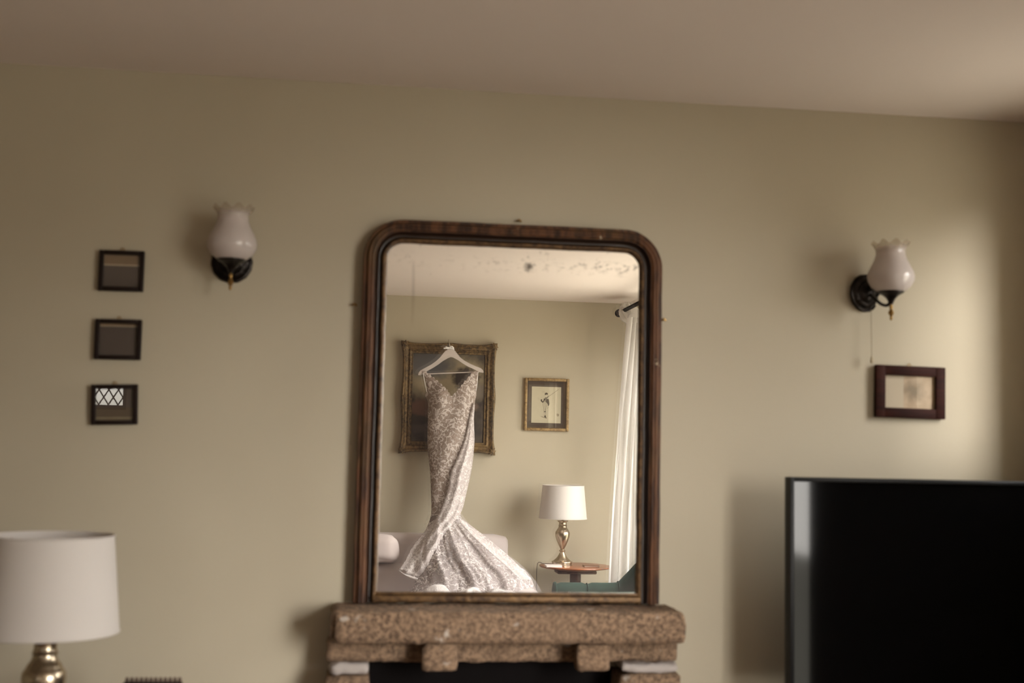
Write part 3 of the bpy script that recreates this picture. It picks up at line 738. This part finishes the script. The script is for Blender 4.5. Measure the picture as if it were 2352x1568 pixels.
# ------------------------------------------------------------------ soldier print
sa, sb = M(1205, 867, -4.835), M(1306, 991, -4.835)
sw, shh = sb.x-sa.x, sa.z-sb.z
sp = thing('soldier_print', ((sa.x+sb.x)/2, BY, sb.z), 'gilt framed ink print of a soldier with a long musket on the far wall', 'picture')
MGS = gilt_mat('dull_gold_slip', (0.16, 0.095, 0.035), (0.36, 0.24, 0.10))
fw = 0.021
for c, d in (((-sw/2+fw/2, 0.013, shh/2), (fw, 0.022, shh)), ((sw/2-fw/2, 0.013, shh/2), (fw, 0.022, shh)), ((0, 0.013, fw/2), (sw-2*fw, 0.022, fw)), ((0, 0.013, shh-fw/2), (sw-2*fw, 0.022, fw))):
    boxo('frame_side', c, d, MGS, sp, 0.006, 3)
boxo('mount', (0, 0.005, shh/2), (sw-2*fw+0.004, 0.004, shh-2*fw+0.004), MMATB, sp)
# paper: pixel offsets within the frame (1224-1290 of 1205-1306, 889-973 of 867-991)
ux = lambda px: (px-1255.5)/101*sw
uz = lambda py: (991-py)/124*shh
pc = boxo('paper', ((ux(1222)+ux(1288))/2, 0.0085, (uz(887)+uz(972))/2), (ux(1288)-ux(1222), 0.002, uz(887)-uz(972)), MPAPER, sp)
# drawing, in the coordinates of the 1777-px enlargement (scale 5.2265, origin 1160, 840)
dz = lambda X, Y: (ux(1160+X/5.2265)-0.0, uz(840+Y/5.2265-(X-500)*0.0))
def ink(bm, pts, y=0.0098):
    vs = [bm.verts.new((dz(X, Y)[0], y, dz(X, Y)[1])) for X, Y in pts]; bm.faces.new(vs)
def stroke(bm, pts, wd, y=0.0099):
    q = [Vector(dz(X, Y)) for X, Y in pts]
    for i in range(len(q)-1):
        t = (q[i+1]-q[i]).normalized(); n_ = Vector((-t.y, t.x))*wd/2
        bm.faces.new([bm.verts.new((v.x, y, v.y)) for v in (q[i]+n_, q[i+1]+n_, q[i+1]-n_, q[i]-n_)])
bm = bmesh.new()
ink(bm, [(478, 325), (492, 316), (508, 320), (514, 334), (510, 345), (496, 340), (482, 348), (476, 338)])        # cap
ink(bm, [(482, 372), (492, 380), (512, 368), (514, 352), (520, 356), (517, 375), (496, 392), (482, 384)])         # chin and collar
ink(bm, [(466, 392), (482, 386), (474, 412), (466, 436), (452, 442), (436, 430), (428, 412), (434, 402), (450, 400), (444, 412), (454, 424), (464, 412)])  # left arm
ink(bm, [(494, 400), (506, 392), (524, 396), (528, 420), (533, 452), (528, 476), (516, 478), (512, 456), (500, 440), (492, 424)])  # right side of coat
ink(bm, [(472, 548), (490, 544), (491, 556), (474, 558)]); 
ink(bm, [(474, 606), (484, 596), (494, 600), (498, 620), (506, 634), (488, 632), (474, 622)])                     # shoes
tag(obj('ink_drawing', bm, MINK, sp, smooth=False), kind='stuff')
bm = bmesh.new()
stroke(bm, [(466, 420), (512, 372), (636, 276)], 0.0017); stroke(bm, [(450, 432), (500, 384)], 0.004)             # musket
stroke(bm, [(458, 440), (464, 500), (472, 560), (476, 606)], 0.0018); stroke(bm, [(478, 440), (482, 500), (480, 550)], 0.0016)
stroke(bm, [(502, 440), (494, 500), (490, 548), (492, 604)], 0.0018); stroke(bm, [(476, 404), (496, 440)], 0.0022); stroke(bm, [(496, 396), (474, 436)], 0.0022)
stroke(bm, [(516, 476), (518, 500), (508, 514)], 0.0014)
tag(obj('pen_line', bm, MINK, sp, smooth=False), kind='stuff')
bm = bmesh.new()
ink(bm, [(428, 606), (452, 610), (486, 622), (500, 634), (470, 628), (440, 616)]); ink(bm, [(618, 574), (634, 570), (650, 580), (646, 600), (632, 608), (622, 598)], 0.0096)
for y_ in (264, 655, 662): stroke(bm, [(342 if y_ < 300 else 352, y_), (455 if y_ < 300 else 640, y_+3)], 0.0006)
tag(obj('ink_wash', bm, MINKG, sp, smooth=False), kind='stuff')
boxo('glass', (0, 0.0125, shh/2), (sw-2*fw+0.004, 0.0016, shh-2*fw+0.004), MPG, sp)

# ------------------------------------------------------------------ sofa
SXL, SXR = -0.95, 1.035
so = thing('sofa', (0.05, -4.4, 0), 'pale mushroom linen sofa against the far wall under the dress', 'sofa')
def soft_box(name, x0, x1, y0, y1, z0, z1, rad, mat, parent, puff=0.0, pw=2.6, wr=0.004, n=20):
    """upholstered block: rounded box with a little crown and wrinkling"""
    bm = bmesh.new(); bmesh.ops.create_cube(bm, size=2); bmesh.ops.subdivide_edges(bm, edges=bm.edges[:], cuts=n, use_grid_fill=True)
    h = Vector(((x1-x0)/2, (y1-y0)/2, (z1-z0)/2)); c = Vector(((x0+x1)/2, (y0+y1)/2, (z0+z1)/2))
    for v in bm.verts:
        a = v.co.copy(); p = Vector((a.x*h.x, a.y*h.y, a.z*h.z))
        q = Vector([max(-(h[i]-rad), min(h[i]-rad, p[i])) for i in range(3)]); e = p-q
        if e.length > 1e-6: p = q+e.normalized()*rad
        f = [(1-abs(a[i])**2.2) for i in range(3)]
        p.x += puff*a.x*f[1]*f[2]; p.y += puff*a.y*f[0]*f[2]; p.z += puff*a.z*f[0]*f[1]
        p += noise.noise_vector((p+c)*7)*wr
        v.co = p+c-(parent.location if parent else Vector())
    return obj(name, bm, mat, parent, sharp=0)
soft_box('back_frame', -0.93, SXR, -4.84, -4.69, 0.16, 0.905, 0.05, MSOFA, so, 0.004)
soft_box('seat_base', -0.93, 1.00, -4.72, -3.96, 0.12, 0.32, 0.03, MSOFA, so)
soft_box('seat_cushion', -0.92, 0.02, -4.68, -3.95, 0.31, 0.455, 0.045, MSOFA, so, 0.012)
soft_box('seat_cushion', 0.025, 0.99, -4.68, -3.95, 0.31, 0.455, 0.045, MSOFA, so, 0.012)
soft_box('arm', 0.985, 1.19, -4.80, -3.97, 0.12, 0.60, 0.07, MSOFA, so, 0.006)
soft_box('arm', -1.13, -0.925, -4.80, -3.97, 0.12, 0.60, 0.07, MSOFA, so, 0.006)
soft_box('back_cushion', -0.92, 0.14, -4.668, -4.50, 0.44, 0.70, 0.06, MSOFA, so, 0.02)
soft_box('back_cushion', 0.145, 0.985, -4.668, -4.56, 0.44, 0.715, 0.06, MSOFA, so, 0.015)
for x in (-0.9, 0.95):
    for y in (-4.7, -4.05):
        boxo('foot', (x-0.05, y+4.4, 0.062), (0.05, 0.05, 0.122), MTABD, so, 0.006)
pil = tag(soft_box('sofa_cushion', -0.35, M(912, 1260, -4.5).x, -4.662, -4.49, 0.742, 0.898, 0.042, cloth('pale_pinkish_linen', (0.56, 0.485, 0.46)), None, 0.022, wr=0.012),
          'plump pale cushion on the sofa back at the mirror\'s left edge', 'cushion')

# ------------------------------------------------------------------ pedestal table, lamp and small things on it
tc = M(1322, 1297, -4.58); TZ = 0.722
tr_ = thing('pedestal_table', (tc.x, -4.58, 0), 'small round reddish mahogany pedestal table by the white curtain', 'table')
bm = bmesh.new(); lathe(bm, [(0, TZ-0.030), (0.14, TZ-0.028), (0.20, TZ-0.016), (0.232, TZ-0.012), (0.238, TZ-0.006), (0.236, TZ-0.001), (0.228, TZ), (0, TZ)], 64); obj('tabletop', bm, MTAB, tr_)
bm = bmesh.new(); lathe(bm, [(0.13, TZ-0.034), (0.145, TZ-0.029), (0, TZ-0.028)], 8); 
bm.free()
boxo('block', (0, 0, TZ-0.040), (0.26, 0.14, 0.022), MTABD, tr_, 0.008)
bm = bmesh.new(); lathe(bm, [(0.028, 0.16), (0.045, 0.18), (0.05, 0.24), (0.032, 0.30), (0.026, 0.34), (0.03, 0.46), (0.034, 0.56), (0.036, 0.58), (0.030, 0.59), (0.036, 0.60), (0.036, TZ-0.05), (0, TZ-0.05)], 32)
obj('pedestal', bm, MTABD, tr_)
for k in range(3):
    a = PI/2+2*PI*k/3+0.3; tubeo('leg', [(0.02*math.cos(a), 0.02*math.sin(a), 0.21), (0.10*math.cos(a), 0.10*math.sin(a), 0.19), (0.17*math.cos(a), 0.17*math.sin(a), 0.08), (0.21*math.cos(a), 0.21*math.sin(a), 0.016)], lambda t: 0.022-0.008*t, MTABD, tr_, 10, 6)
lp = M(1291, 1293, -4.57)
table_lamp((lp.x, -4.57, TZ), 'brass table lamp with white drum shade on the small round table, seen in the mirror', 0.5)
b1 = thing('notebook', (M(1273, 1294, -4.44).x, -4.47, TZ), 'thin white booklet lying left of the lamp on the round table', 'book')
boxo('pages', (0, 0, 0.006), (0.100, 0.075, 0.008), plain('white_pages', (0.75, 0.70, 0.66), 0.7), b1, 0.001); boxo('cover', (0, 0, 0.011), (0.104, 0.078, 0.002), plain('pale_cover', (0.68, 0.62, 0.58), 0.5), b1); boxo('cover', (0, 0, 0.0012), (0.104, 0.078, 0.002), plain('pale_cover', (0.68, 0.62, 0.58), 0.5), b1)
b2 = thing('coaster', (M(1357, 1294, -4.50).x, -4.50, TZ), 'brown leather booklet lying right of the lamp on the round table', 'book')
boxo('pages', (0, 0, 0.005), (0.096, 0.07, 0.006), MPAPER, b2, 0.001); boxo('cover', (0, 0, 0.009), (0.10, 0.074, 0.002), plain('brown_leather', (0.20, 0.085, 0.045), 0.45), b2); boxo('cover', (0, 0, 0.0012), (0.10, 0.074, 0.002), plain('brown_leather', (0.20, 0.085, 0.045), 0.45), b2)
b2.name = 'notebook'
cord = tubeo('lamp_cord', [(lp.x-0.06, -4.62, TZ+0.004), (tc.x-0.20, -4.66, TZ+0.004), (tc.x-0.239, -4.665, TZ+0.001), (tc.x-0.243, -4.665, 0.60), (tc.x-0.235, -4.67, 0.3), (tc.x-0.24, -4.72, 0.02), (tc.x-0.3, -4.82, 0.006)], 0.0022, plain('dark_flex', (0.05, 0.035, 0.028), 0.6, bumps=0), None, 6, 6)
tag(cord, 'thin dark lamp cord hanging off the left side of the round table', 'cord')

# ------------------------------------------------------------------ green velvet tub chair, opening towards the sofa
ch = thing('armchair', (1.60, -3.92, 0), 'bottle green velvet tub armchair at the lower right of the mirror', 'armchair')
def tub_chair(root):
    # plan: U opening to -x; path runs from far arm front, round the back (at +x), to near arm front
    path = []; R = 0.25
    xs = -0.335
    for k in range(12): path.append((xs+(0.06-xs)*k/12, -R, 0))
    for k in range(25): a = -PI/2+PI*k/24; path.append((0.06+R*math.cos(a), R*math.sin(a), 1))
    for k in range(1, 13): path.append((0.06-(0.06-xs)*k/12, R, 0))
    L = len(path)
    def top(i, x):
        t = min(1, max(0, (x-0.02)/0.26)); t = t*t*(3-2*t)
        return 0.655+0.21*t
    rows = []
    prof = 20
    for i, (x, y, c) in enumerate(path):
        j0, j1 = max(0, i-1), min(L-1, i+1)
        tx, ty = path[j1][0]-path[j0][0], path[j1][1]-path[j0][1]; l = math.hypot(tx, ty); nx, ny = ty/l, -tx/l      # outward normal
        H = top(i, x); ring = []
        seam = abs(((i % 6)-3))/3.0
        th = 0.055 - 0.010*(1-seam)**0 * (1 if i % 6 == 0 else 0)
        for k in range(prof+1):
            a = -PI*k/prof       # rolled top: from outside over to inside
            u = math.cos(a); v_ = -math.sin(a)
            ring.append((th*u, H-0.055+th*v_))
        ring = [(0.050, 0.14)] + [(0.052, 0.14+(H-0.195)*s) for s in (0.3, 0.6, 0.9)] + ring + [(-0.05, H-0.12), (-0.045, 0.40), (-0.04, 0.14)]
        rows.append([Vector((x+nx*o_, y+ny*o_, z)) for o_, z in ring])
    g = grid('tub_back', rows, MVEL, root)
    # close the arm fronts with rounded caps
    for i, sy in ((0, -1), (L-1, 1)):
        x, y, _ = path[i]
        bm = bmesh.new()
        lathe(bm, [(0.055, 0), (0.060, 0.006), (0.055, 0.016), (0.030, 0.022), (0, 0.024)], 28)
        bmesh.ops.transform(bm, matrix=Matrix.Translation((x+0.004, y, 0.600)) @ Matrix.Rotation(-PI/2, 4, 'Y'), verts=bm.verts)
        obj('arm_scroll', bm, MVEL, root)
        boxo('arm_front', (x-0.004, y, 0.36), (0.03, 0.095, 0.44), MVEL, root, 0.012, 3)
    soft_box('seat', 1.60-0.30, 1.60+0.22, -3.92-0.19, -3.92+0.19, 0.14, 0.44, 0.05, MVEL, root, 0.012)
    for i in list(range(6, L-5, 6)):
        x, y, _ = path[i]; tx, ty = path[i+1][0]-path[i-1][0], path[i+1][1]-path[i-1][1]; l = math.hypot(tx, ty); nx, ny = ty/l, -tx/l
        H = top(i, x)
        pts = [(x+nx*0.053, y+ny*0.053, H-0.10), (x+nx*0.050, y+ny*0.050, H-0.035), (x, y, H+0.0005-0.006), (x-nx*0.050, y-ny*0.050, H-0.04), (x-nx*0.050, y-ny*0.050, H-0.12), (x-nx*0.044, y-ny*0.044, 0.46)]
        tubeo('piped_seam', pts, 0.004, MVEL, root, 6, 5)
    for x in (-0.28, 0.22):
        for y in (-0.2, 0.2): boxo('leg', (x, y, 0.072), (0.04, 0.04, 0.144), MTABD, root, 0.005)
tub_chair(ch)

# ------------------------------------------------------------------ curtain pole and sheer curtain
pe = M(1420, 720, -4.62)
pole = thing('curtain_pole', (pe.x, -4.58, pe.z), 'dark curtain pole with ball end high by the far right corner', 'curtain pole')
PLX = pole.location.x
bm = bmesh.new(); tube(bm, [(0, 0, 0), (0, 2.75, 0)], 0.013, 16); obj('pole', bm, MIRON, pole)
for y in (-0.02, 2.77):
    bm = bmesh.new(); bmesh.ops.create_uvsphere(bm, u_segments=24, v_segments=14, radius=0.027, matrix=Matrix.Translation((0, y, 0))); obj('finial', bm, MIRON, pole)
for y in (0.12, 2.6): tubeo('bracket', [(0, y, -0.016), (0.10, y, -0.02), (WX-PLX-0.001, y, -0.03)], 0.008, MIRON, pole, 8)
# curtain hangs in deep folds at the far end of the pole
cu = thing('sheer_curtain', (PLX, -4.3, 0), 'sheer white curtain hanging bright beside the lamp at the mirror\'s right edge', 'curtain')
CT = [(-1, 0), ]
rows = []; NZ = 60; NS = 110
ct = [(0.03, 1.600, 0.40), (0.65, 1.622, 0.38), (1.2, 1.650, 0.34), (1.7, 1.685, 0.29), (2.1, 1.72, 0.23), (2.34, 1.745, 0.17)]
for i in range(NZ+1):
    z = 2.34-(2.34-0.03)*i/NZ; xl, wd = tab(ct, z); row = []
    for j in range(NS+1):
        s_ = j/NS
        amp = 0.028+0.010*math.sin(3*z+1)
        x = xl + wd*s_ + 0.014*math.sin(2*PI*(7*s_)+0.8*math.sin(1.7*z))
        y = -4.35 + 0.06*s_ + amp*math.sin(2*PI*6.5*s_+0.9*math.sin(1.3*z+2*s_)) + 0.012*math.sin(2*PI*15*s_+2.1*z)
        row.append(Vector((min(x, WX-0.012), y, z))-cu.location)
    rows.append(row)
grid('panel', rows, MCURT, cu)
# knotted top wound over the pole
bm = bmesh.new(); bmesh.ops.create_icosphere(bm, subdivisions=5, radius=1)
for v in bm.verts:
    q = v.co.copy(); tw = 3.2*q.z+2.0*q.y
    fold = 0.13*math.sin(7*math.atan2(q.x, q.y)+tw)+0.10*noise.noise(q*2.3)+0.05*math.sin(13*q.z+4*q.x)
    v.co = Vector((0.040+0.062*q.x*(1+fold), -0.17+0.075*q.y*(1+fold), pe.z-0.012+0.066*q.z*(1+fold)-0.012*q.x))
MKN = cloth('white_cotton_voile', (0.88, 0.86, 0.82), transl=0.35, weave=300)
obj('knot', bm, MKN, cu)
tubeo('gathered_tail', [(0.070, -0.17, pe.z-0.03), (0.078, -0.18, pe.z-0.07), (0.085, -0.17, pe.z-0.11), (0.078, -0.17, pe.z-0.14)], lambda t: 0.040*(1-0.65*t), MKN, cu, 12, 6)
tubeo('header', [(0.065, -0.06, 2.28), (0.065, -0.10, 2.34), (0.07, -0.15, pe.z-0.01)], lambda t: 0.052-0.014*t, MCURT, cu, 14, 5)

# ------------------------------------------------------------------ wedding dress on its hanger
HY = -4.715
dr = thing('wedding_dress', (0.66, -4.66, 0.46), 'ivory lace wedding dress with V neckline hanging over the painting and sofa', 'dress')
D0 = dr.location.copy()
XL = [(850, 971, 1099), (880, 979, 1096), (898, 981, 1094), (906, 976, 1094), (920, 982, 1091), (947, 983, 1088), (1015, 982, 1089), (1050, 984, 1086), (1084, 988, 1080), (1131, 990, 1070), (1165, 991, 1061), (1188, 989, 1059),
      (1219, 976, 1090), (1240, 962, 1116), (1264, 953, 1144), (1290, 950, 1172), (1306, 951, 1200), (1325, 955, 1217), (1351, 948, 1229), (1375, 932, 1243), (1420, 915, 1262)]
DP = [(850, -4.70, 0.012), (900, -4.71, 0.055), (950, -4.70, 0.075), (1015, -4.69, 0.085), (1084, -4.665, 0.075), (1150, -4.635, 0.060), (1188, -4.60, 0.060), (1219, -4.56, 0.085), (1264, -4.50, 0.13), (1306, -4.42, 0.17), (1351, -4.34, 0.20), (1420, -4.28, 0.22)]
def ytop(px):
    if px < 981: return 852
    if px < 1038: return 852+(px-981)/(1038-981)*59 + 2.0*math.sin(px*0.9)
    if px < 1086: return 911-(px-1038)/(1086-1038)*59 + 2.0*math.sin(px*0.8)
    return 852
def front(py, s_, lift=0.0):
    """front surface of the dress at row py, s_ in -1..1 across"""
    xl, xr = tab(XL, py); yc, r = tab(DP, py)
    px = (xl+xr)/2+(xr-xl)/2*s_
    k = max(0, min(1, (py-1165)/110)); k = k*k*(3-2*k)
    y = yc + r*math.sqrt(max(0, 1-s_*s_))
    # radial folds opening below the knee
    q = s_+0.10*noise.noise(Vector((s_*2.3, py*0.006, 4.2)))
    f = 0.022*math.sin(2*PI*1.7*q+0.9)+0.013*math.sin(2*PI*4.1*q+1.5)*(0.6+0.8*noise.noise(Vector((s_*3, 1.7, 0))))+0.007*math.sin(2*PI*8.3*q+2)*(0.5+noise.noise(Vector((s_*4, py*0.01, 9))))
    f += 0.020*noise.noise(Vector((s_*4.0, py*0.014, 2.0)))
    y += k*f*(1-0.35*s_*s_)
    # soft creases higher up
    h = 1-k
    y += h*0.006*math.sin(0.045*(py)+4.5*s_)*(1-s_*s_)
    # cups
    cupz = math.exp(-((py-908)/26)**2)
    y += cupz*0.020*(math.exp(-((s_-0.48)/0.30)**2)+math.exp(-((s_+0.48)/0.30)**2))
    y += lift
    p = M(px, py, yc); p.y = y
    p += noise.noise_vector(p*9)*0.006*k
    return p
rows = []; NC = 96
for i in range(150):
    v_ = i/149; row = []
    for j in range(NC+1):
        s_ = -math.cos(PI*j/NC)
        if v_ < 0.22:
            u = v_/0.22; pyn = 852+u*(932-852); xl, xr = tab(XL, pyn); px = (xl+xr)/2+(xr-xl)/2*s_
            xm = tab(XL, 870); pxt = (xm[0]+xm[1])/2+(xm[1]-xm[0])/2*s_
            yt = ytop(pxt); py = yt+u*(932-yt)
            row.append(front(py, s_)-D0)
        else:
            py = 932+(v_-0.22)/0.78*(1198-932); row.append(front(py, s_)-D0)
    rows.append(row)
grid('bodice', rows, MLACE, dr, 0.0015)
# back of the bodice and skirt
rows = []
for i in range(50):
    py = 922+(1192-922)*i/49; row = []
    for j in range(33):
        s_ = -math.cos(PI*j/32); p = front(py, s_); yc, r = tab(DP, py); p.y = max(yc-0.45*r*math.sqrt(1-s_*s_), -4.775 if p.z > 1.42 else -4.83); row.append(p-D0)
    rows.append(row)
grid('back_panel', rows, MLACE, dr, 0.0015)
# flounce
rows = []
for i in range(90):
    py = 1180+(1424-1180)*i/89; row = []
    for j in range(181):
        s_ = -math.cos(PI*j/180); p = front(py, s_, 0.003)
        p.z = max(p.z, 0.470); row.append(p-D0)
    rows.append(row)
grid('flounce', rows, MFLOU, dr, 0.0012)
def strip(name, T1, mat, lift, bulge, nr=90, nc=36, folds=0.0, ff=3, thick=0.0012, cap=0):
    """fabric layer between two edges given row by row: (t, xl, yl, xr, yr)"""
    rows = []
    for i in range(nr+1):
        t = T1[0][0]+(T1[-1][0]-T1[0][0])*i/nr; xl, yl, xr, yr = tab(T1, t); row = []
        for j in range(nc+1):
            u = j/nc; px, py = xl+(xr-xl)*u, yl+(yr-yl)*u
            yc, r = tab(DP, py); a, b = tab(XL, py); s_ = max(-0.98, min(0.98, (px-(a+b)/2)/((b-a)/2)))
            base = front(py, s_).y
            p = M(px, py, yc)
            p.y = base+lift*(0.25+0.75*min(1, t*3)) + bulge*math.sin(PI*u)**0.7 + folds*min(1, t*2)*math.sin(2*PI*ff*u+2.2*t)
            row.append(p-D0)
        rows.append(row)
    return grid(name, rows, mat, dr, thick)
strip('skirt_wrap', [(0, 1084, 925, 1090, 930), (0.08, 1076, 960, 1088, 962), (0.2, 1064, 1010, 1089, 1012), (0.32, 1046, 1055, 1085, 1058), (0.42, 1033, 1085, 1080, 1090), (0.52, 1027, 1121, 1071, 1130),
                     (0.62, 1014, 1162, 1060, 1172), (0.72, 998, 1192, 1040, 1200), (0.8, 976, 1218, 1016, 1228), (0.9, 945, 1256, 990, 1272), (0.96, 928, 1288, 974, 1306), (1.0, 915, 1306, 959, 1326)], MLACE2, 0.010, 0.028, folds=0.006, ff=2.5)
# turned mouth of the wrapped hem
strip('hem_edge', [(0, 915, 1306, 918, 1312), (0.3, 926, 1314, 929, 1319), (0.7, 945, 1320, 944, 1326), (1.0, 959, 1325, 957, 1330)], MHEM, 0.030, 0.010, 20, 6)
strip('tulle_layer', [(0, 1046, 1182, 1060, 1180), (0.15, 1046, 1215, 1086, 1212), (0.35, 1050, 1258, 1138, 1252), (0.6, 1062, 1306, 1196, 1296), (0.8, 1078, 1345, 1230, 1335), (1.0, 1090, 1378, 1250, 1374)], MTULLE, 0.014, 0.014, folds=0.012, ff=3.5, thick=0)
strip('tulle_fold', [(0, 1030, 1192, 1052, 1190), (0.3, 1020, 1240, 1056, 1240), (0.7, 1000, 1300, 1050, 1310), (1.0, 968, 1362, 1040, 1372)], MTULLE, 0.016, 0.010, folds=0.008, ff=2.5, thick=0)
strip('lace_fold', [(0, 1052, 1195, 1062, 1192), (0.35, 1092, 1238, 1120, 1236), (0.7, 1144, 1284, 1176, 1284), (1.0, 1190, 1326, 1220, 1330)], MLACE2, 0.006, 0.012, folds=0.003, ff=2)
# heaped hem lying on the sofa seat
crest = [(925, 1374), (955, 1364), (978, 1356), (1000, 1343), (1018, 1344), (1034, 1362), (1050, 1362), (1072, 1350), (1094, 1352), (1108, 1364), (1130, 1353), (1160, 1356), (1185, 1362), (1215, 1360), (1246, 1378)]
crest3 = [M(a, b, -4.12) for a, b in crest]; cr = catmull(crest3, 10)
rows = []
for i, c in enumerate(cr):
    row = []
    for k in range(25):
        a = PI*k/24; n1 = noise.noise(Vector((c.x*7, a*0.9, 5.0))); n2 = noise.noise(Vector((c.x*19, a*1.6, 8.0)))
        y = c.y - (0.10+0.05*n1)*math.cos(a) + 0.03*n2; z = 0.462+(c.z-0.462)*max(0.0, math.sin(a))**0.5*(1+0.10*n1*abs(math.cos(a))) + 0.014*n2*math.sin(a)
        row.append(Vector((c.x+0.03*n1, y, max(0.460, z)))-D0)
    rows.append(row)
grid('heaped_hem', rows, MHEM, dr, 0.0015)
# fine straps at the arm holes
for a in ([(972, 856), (976, 880), (981, 902)], [(1098, 853), (1096, 880), (1093, 900)]):
    pts = [M(x, y, -4.700)-D0 for x, y in a]; tubeo('strap', pts, 0.0022, MRIB, dr, 6, 4)
# hanger
hg = thing('coat_hanger', (M(1034, 855, HY).x, HY, M(1034, 855, HY).z), 'white wooden coat hanger with a ribbon bow holding the wedding dress', 'hanger')
HG = hg.location.copy()
def hp(X, Y): q = M(880+X/4.3556, 740+Y/4.3556, HY); return (q.x-HG.x, q.z-HG.z)
outl = [(350, 528), (352, 508), (372, 482), (420, 456), (480, 424), (535, 388), (575, 350), (600, 312), (625, 284), (655, 270), (690, 270), (718, 284), (742, 314), (765, 350), (808, 384), (870, 416), (930, 442), (975, 458), (998, 478), (1006, 500), (998, 505), (960, 500), (930, 482), (900, 466), (850, 444), (800, 414), (745, 376), (700, 352), (678, 344), (650, 354), (600, 386), (555, 420), (500, 455), (450, 482), (420, 500), (395, 520), (372, 530)]
pl = [Vector((*hp(a, b), 0)) for a, b in outl]; pl = [(v.x, v.y) for v in pl]
bm = bmesh.new(); extrude_poly(bm, pl, -0.006, 0.006)
bmesh.ops.bevel(bm, geom=[e for e in bm.edges if abs(e.verts[0].co.y-e.verts[1].co.y) < 1e-6], offset=0.002, segments=2, affect='EDGES')
bmesh.ops.triangulate(bm, faces=[f for f in bm.faces if len(f.verts) > 4])
obj('shoulder_piece', bm, MHANG, hg)
a, b = hp(400, 518), hp(960, 495); tubeo('trouser_bar', [(a[0], 0, a[1]), (b[0], 0, b[1])], 0.0042, MHANG, hg, 10)
a = hp(666, 272); zt = (PZ+PH)-HG.z
tubeo('hook', [(a[0], 0, a[1]-0.004), (a[0]-0.001, 0, a[1]+0.03), (a[0]-0.004, -0.006, zt-0.014), (a[0]-0.004, -0.020, zt+0.004), (a[0]-0.003, -0.06, zt+0.012), (a[0]-0.002, -0.10, zt+0.006), (a[0]-0.002, -0.118, zt-0.01)], 0.0017, plain('steel_wire', (0.55, 0.5, 0.45), 0.3, 1.0, bumps=0), hg, 8, 6)
bw = a[0]-0.002, a[1]+0.010
def ribbon(name, pts, wd):
    rows = []; P = catmull([Vector((x, y, z)) for x, y, z in pts], 6)
    for i, p_ in enumerate(P):
        t = (P[min(i+1, len(P)-1)]-P[max(i-1, 0)]).normalized(); n_ = t.cross(Vector((0, 1, 0))).normalized()*wd/2; rows.append([p_-n_, p_+n_])
    grid(name, rows, MRIB, hg, 0.0008)
for sgn in (-1, 1):
    ribbon('bow_loop', [(bw[0], 0.008, bw[1]), (bw[0]+sgn*0.014, 0.014, bw[1]+0.005+0.004*sgn), (bw[0]+sgn*0.026, 0.012, bw[1]+0.001-0.004*sgn), (bw[0]+sgn*0.014, 0.006, bw[1]-0.004), (bw[0], 0.008, bw[1])], 0.010)
ribbon('bow_tail', [(bw[0], 0.010, bw[1]), (bw[0]+0.016, 0.013, bw[1]-0.004), (bw[0]+0.032, 0.012, bw[1]-0.014)], 0.008)
ribbon('bow_tail', [(bw[0], 0.010, bw[1]), (bw[0]-0.018, 0.013, bw[1]-0.002), (bw[0]-0.040, 0.012, bw[1]-0.004)], 0.009)
bm = bmesh.new(); bmesh.ops.create_uvsphere(bm, u_segments=12, v_segments=8, radius=0.004, matrix=Matrix.Translation((bw[0], 0.009, bw[1]))); obj('bow_knot', bm, MRIB, hg)
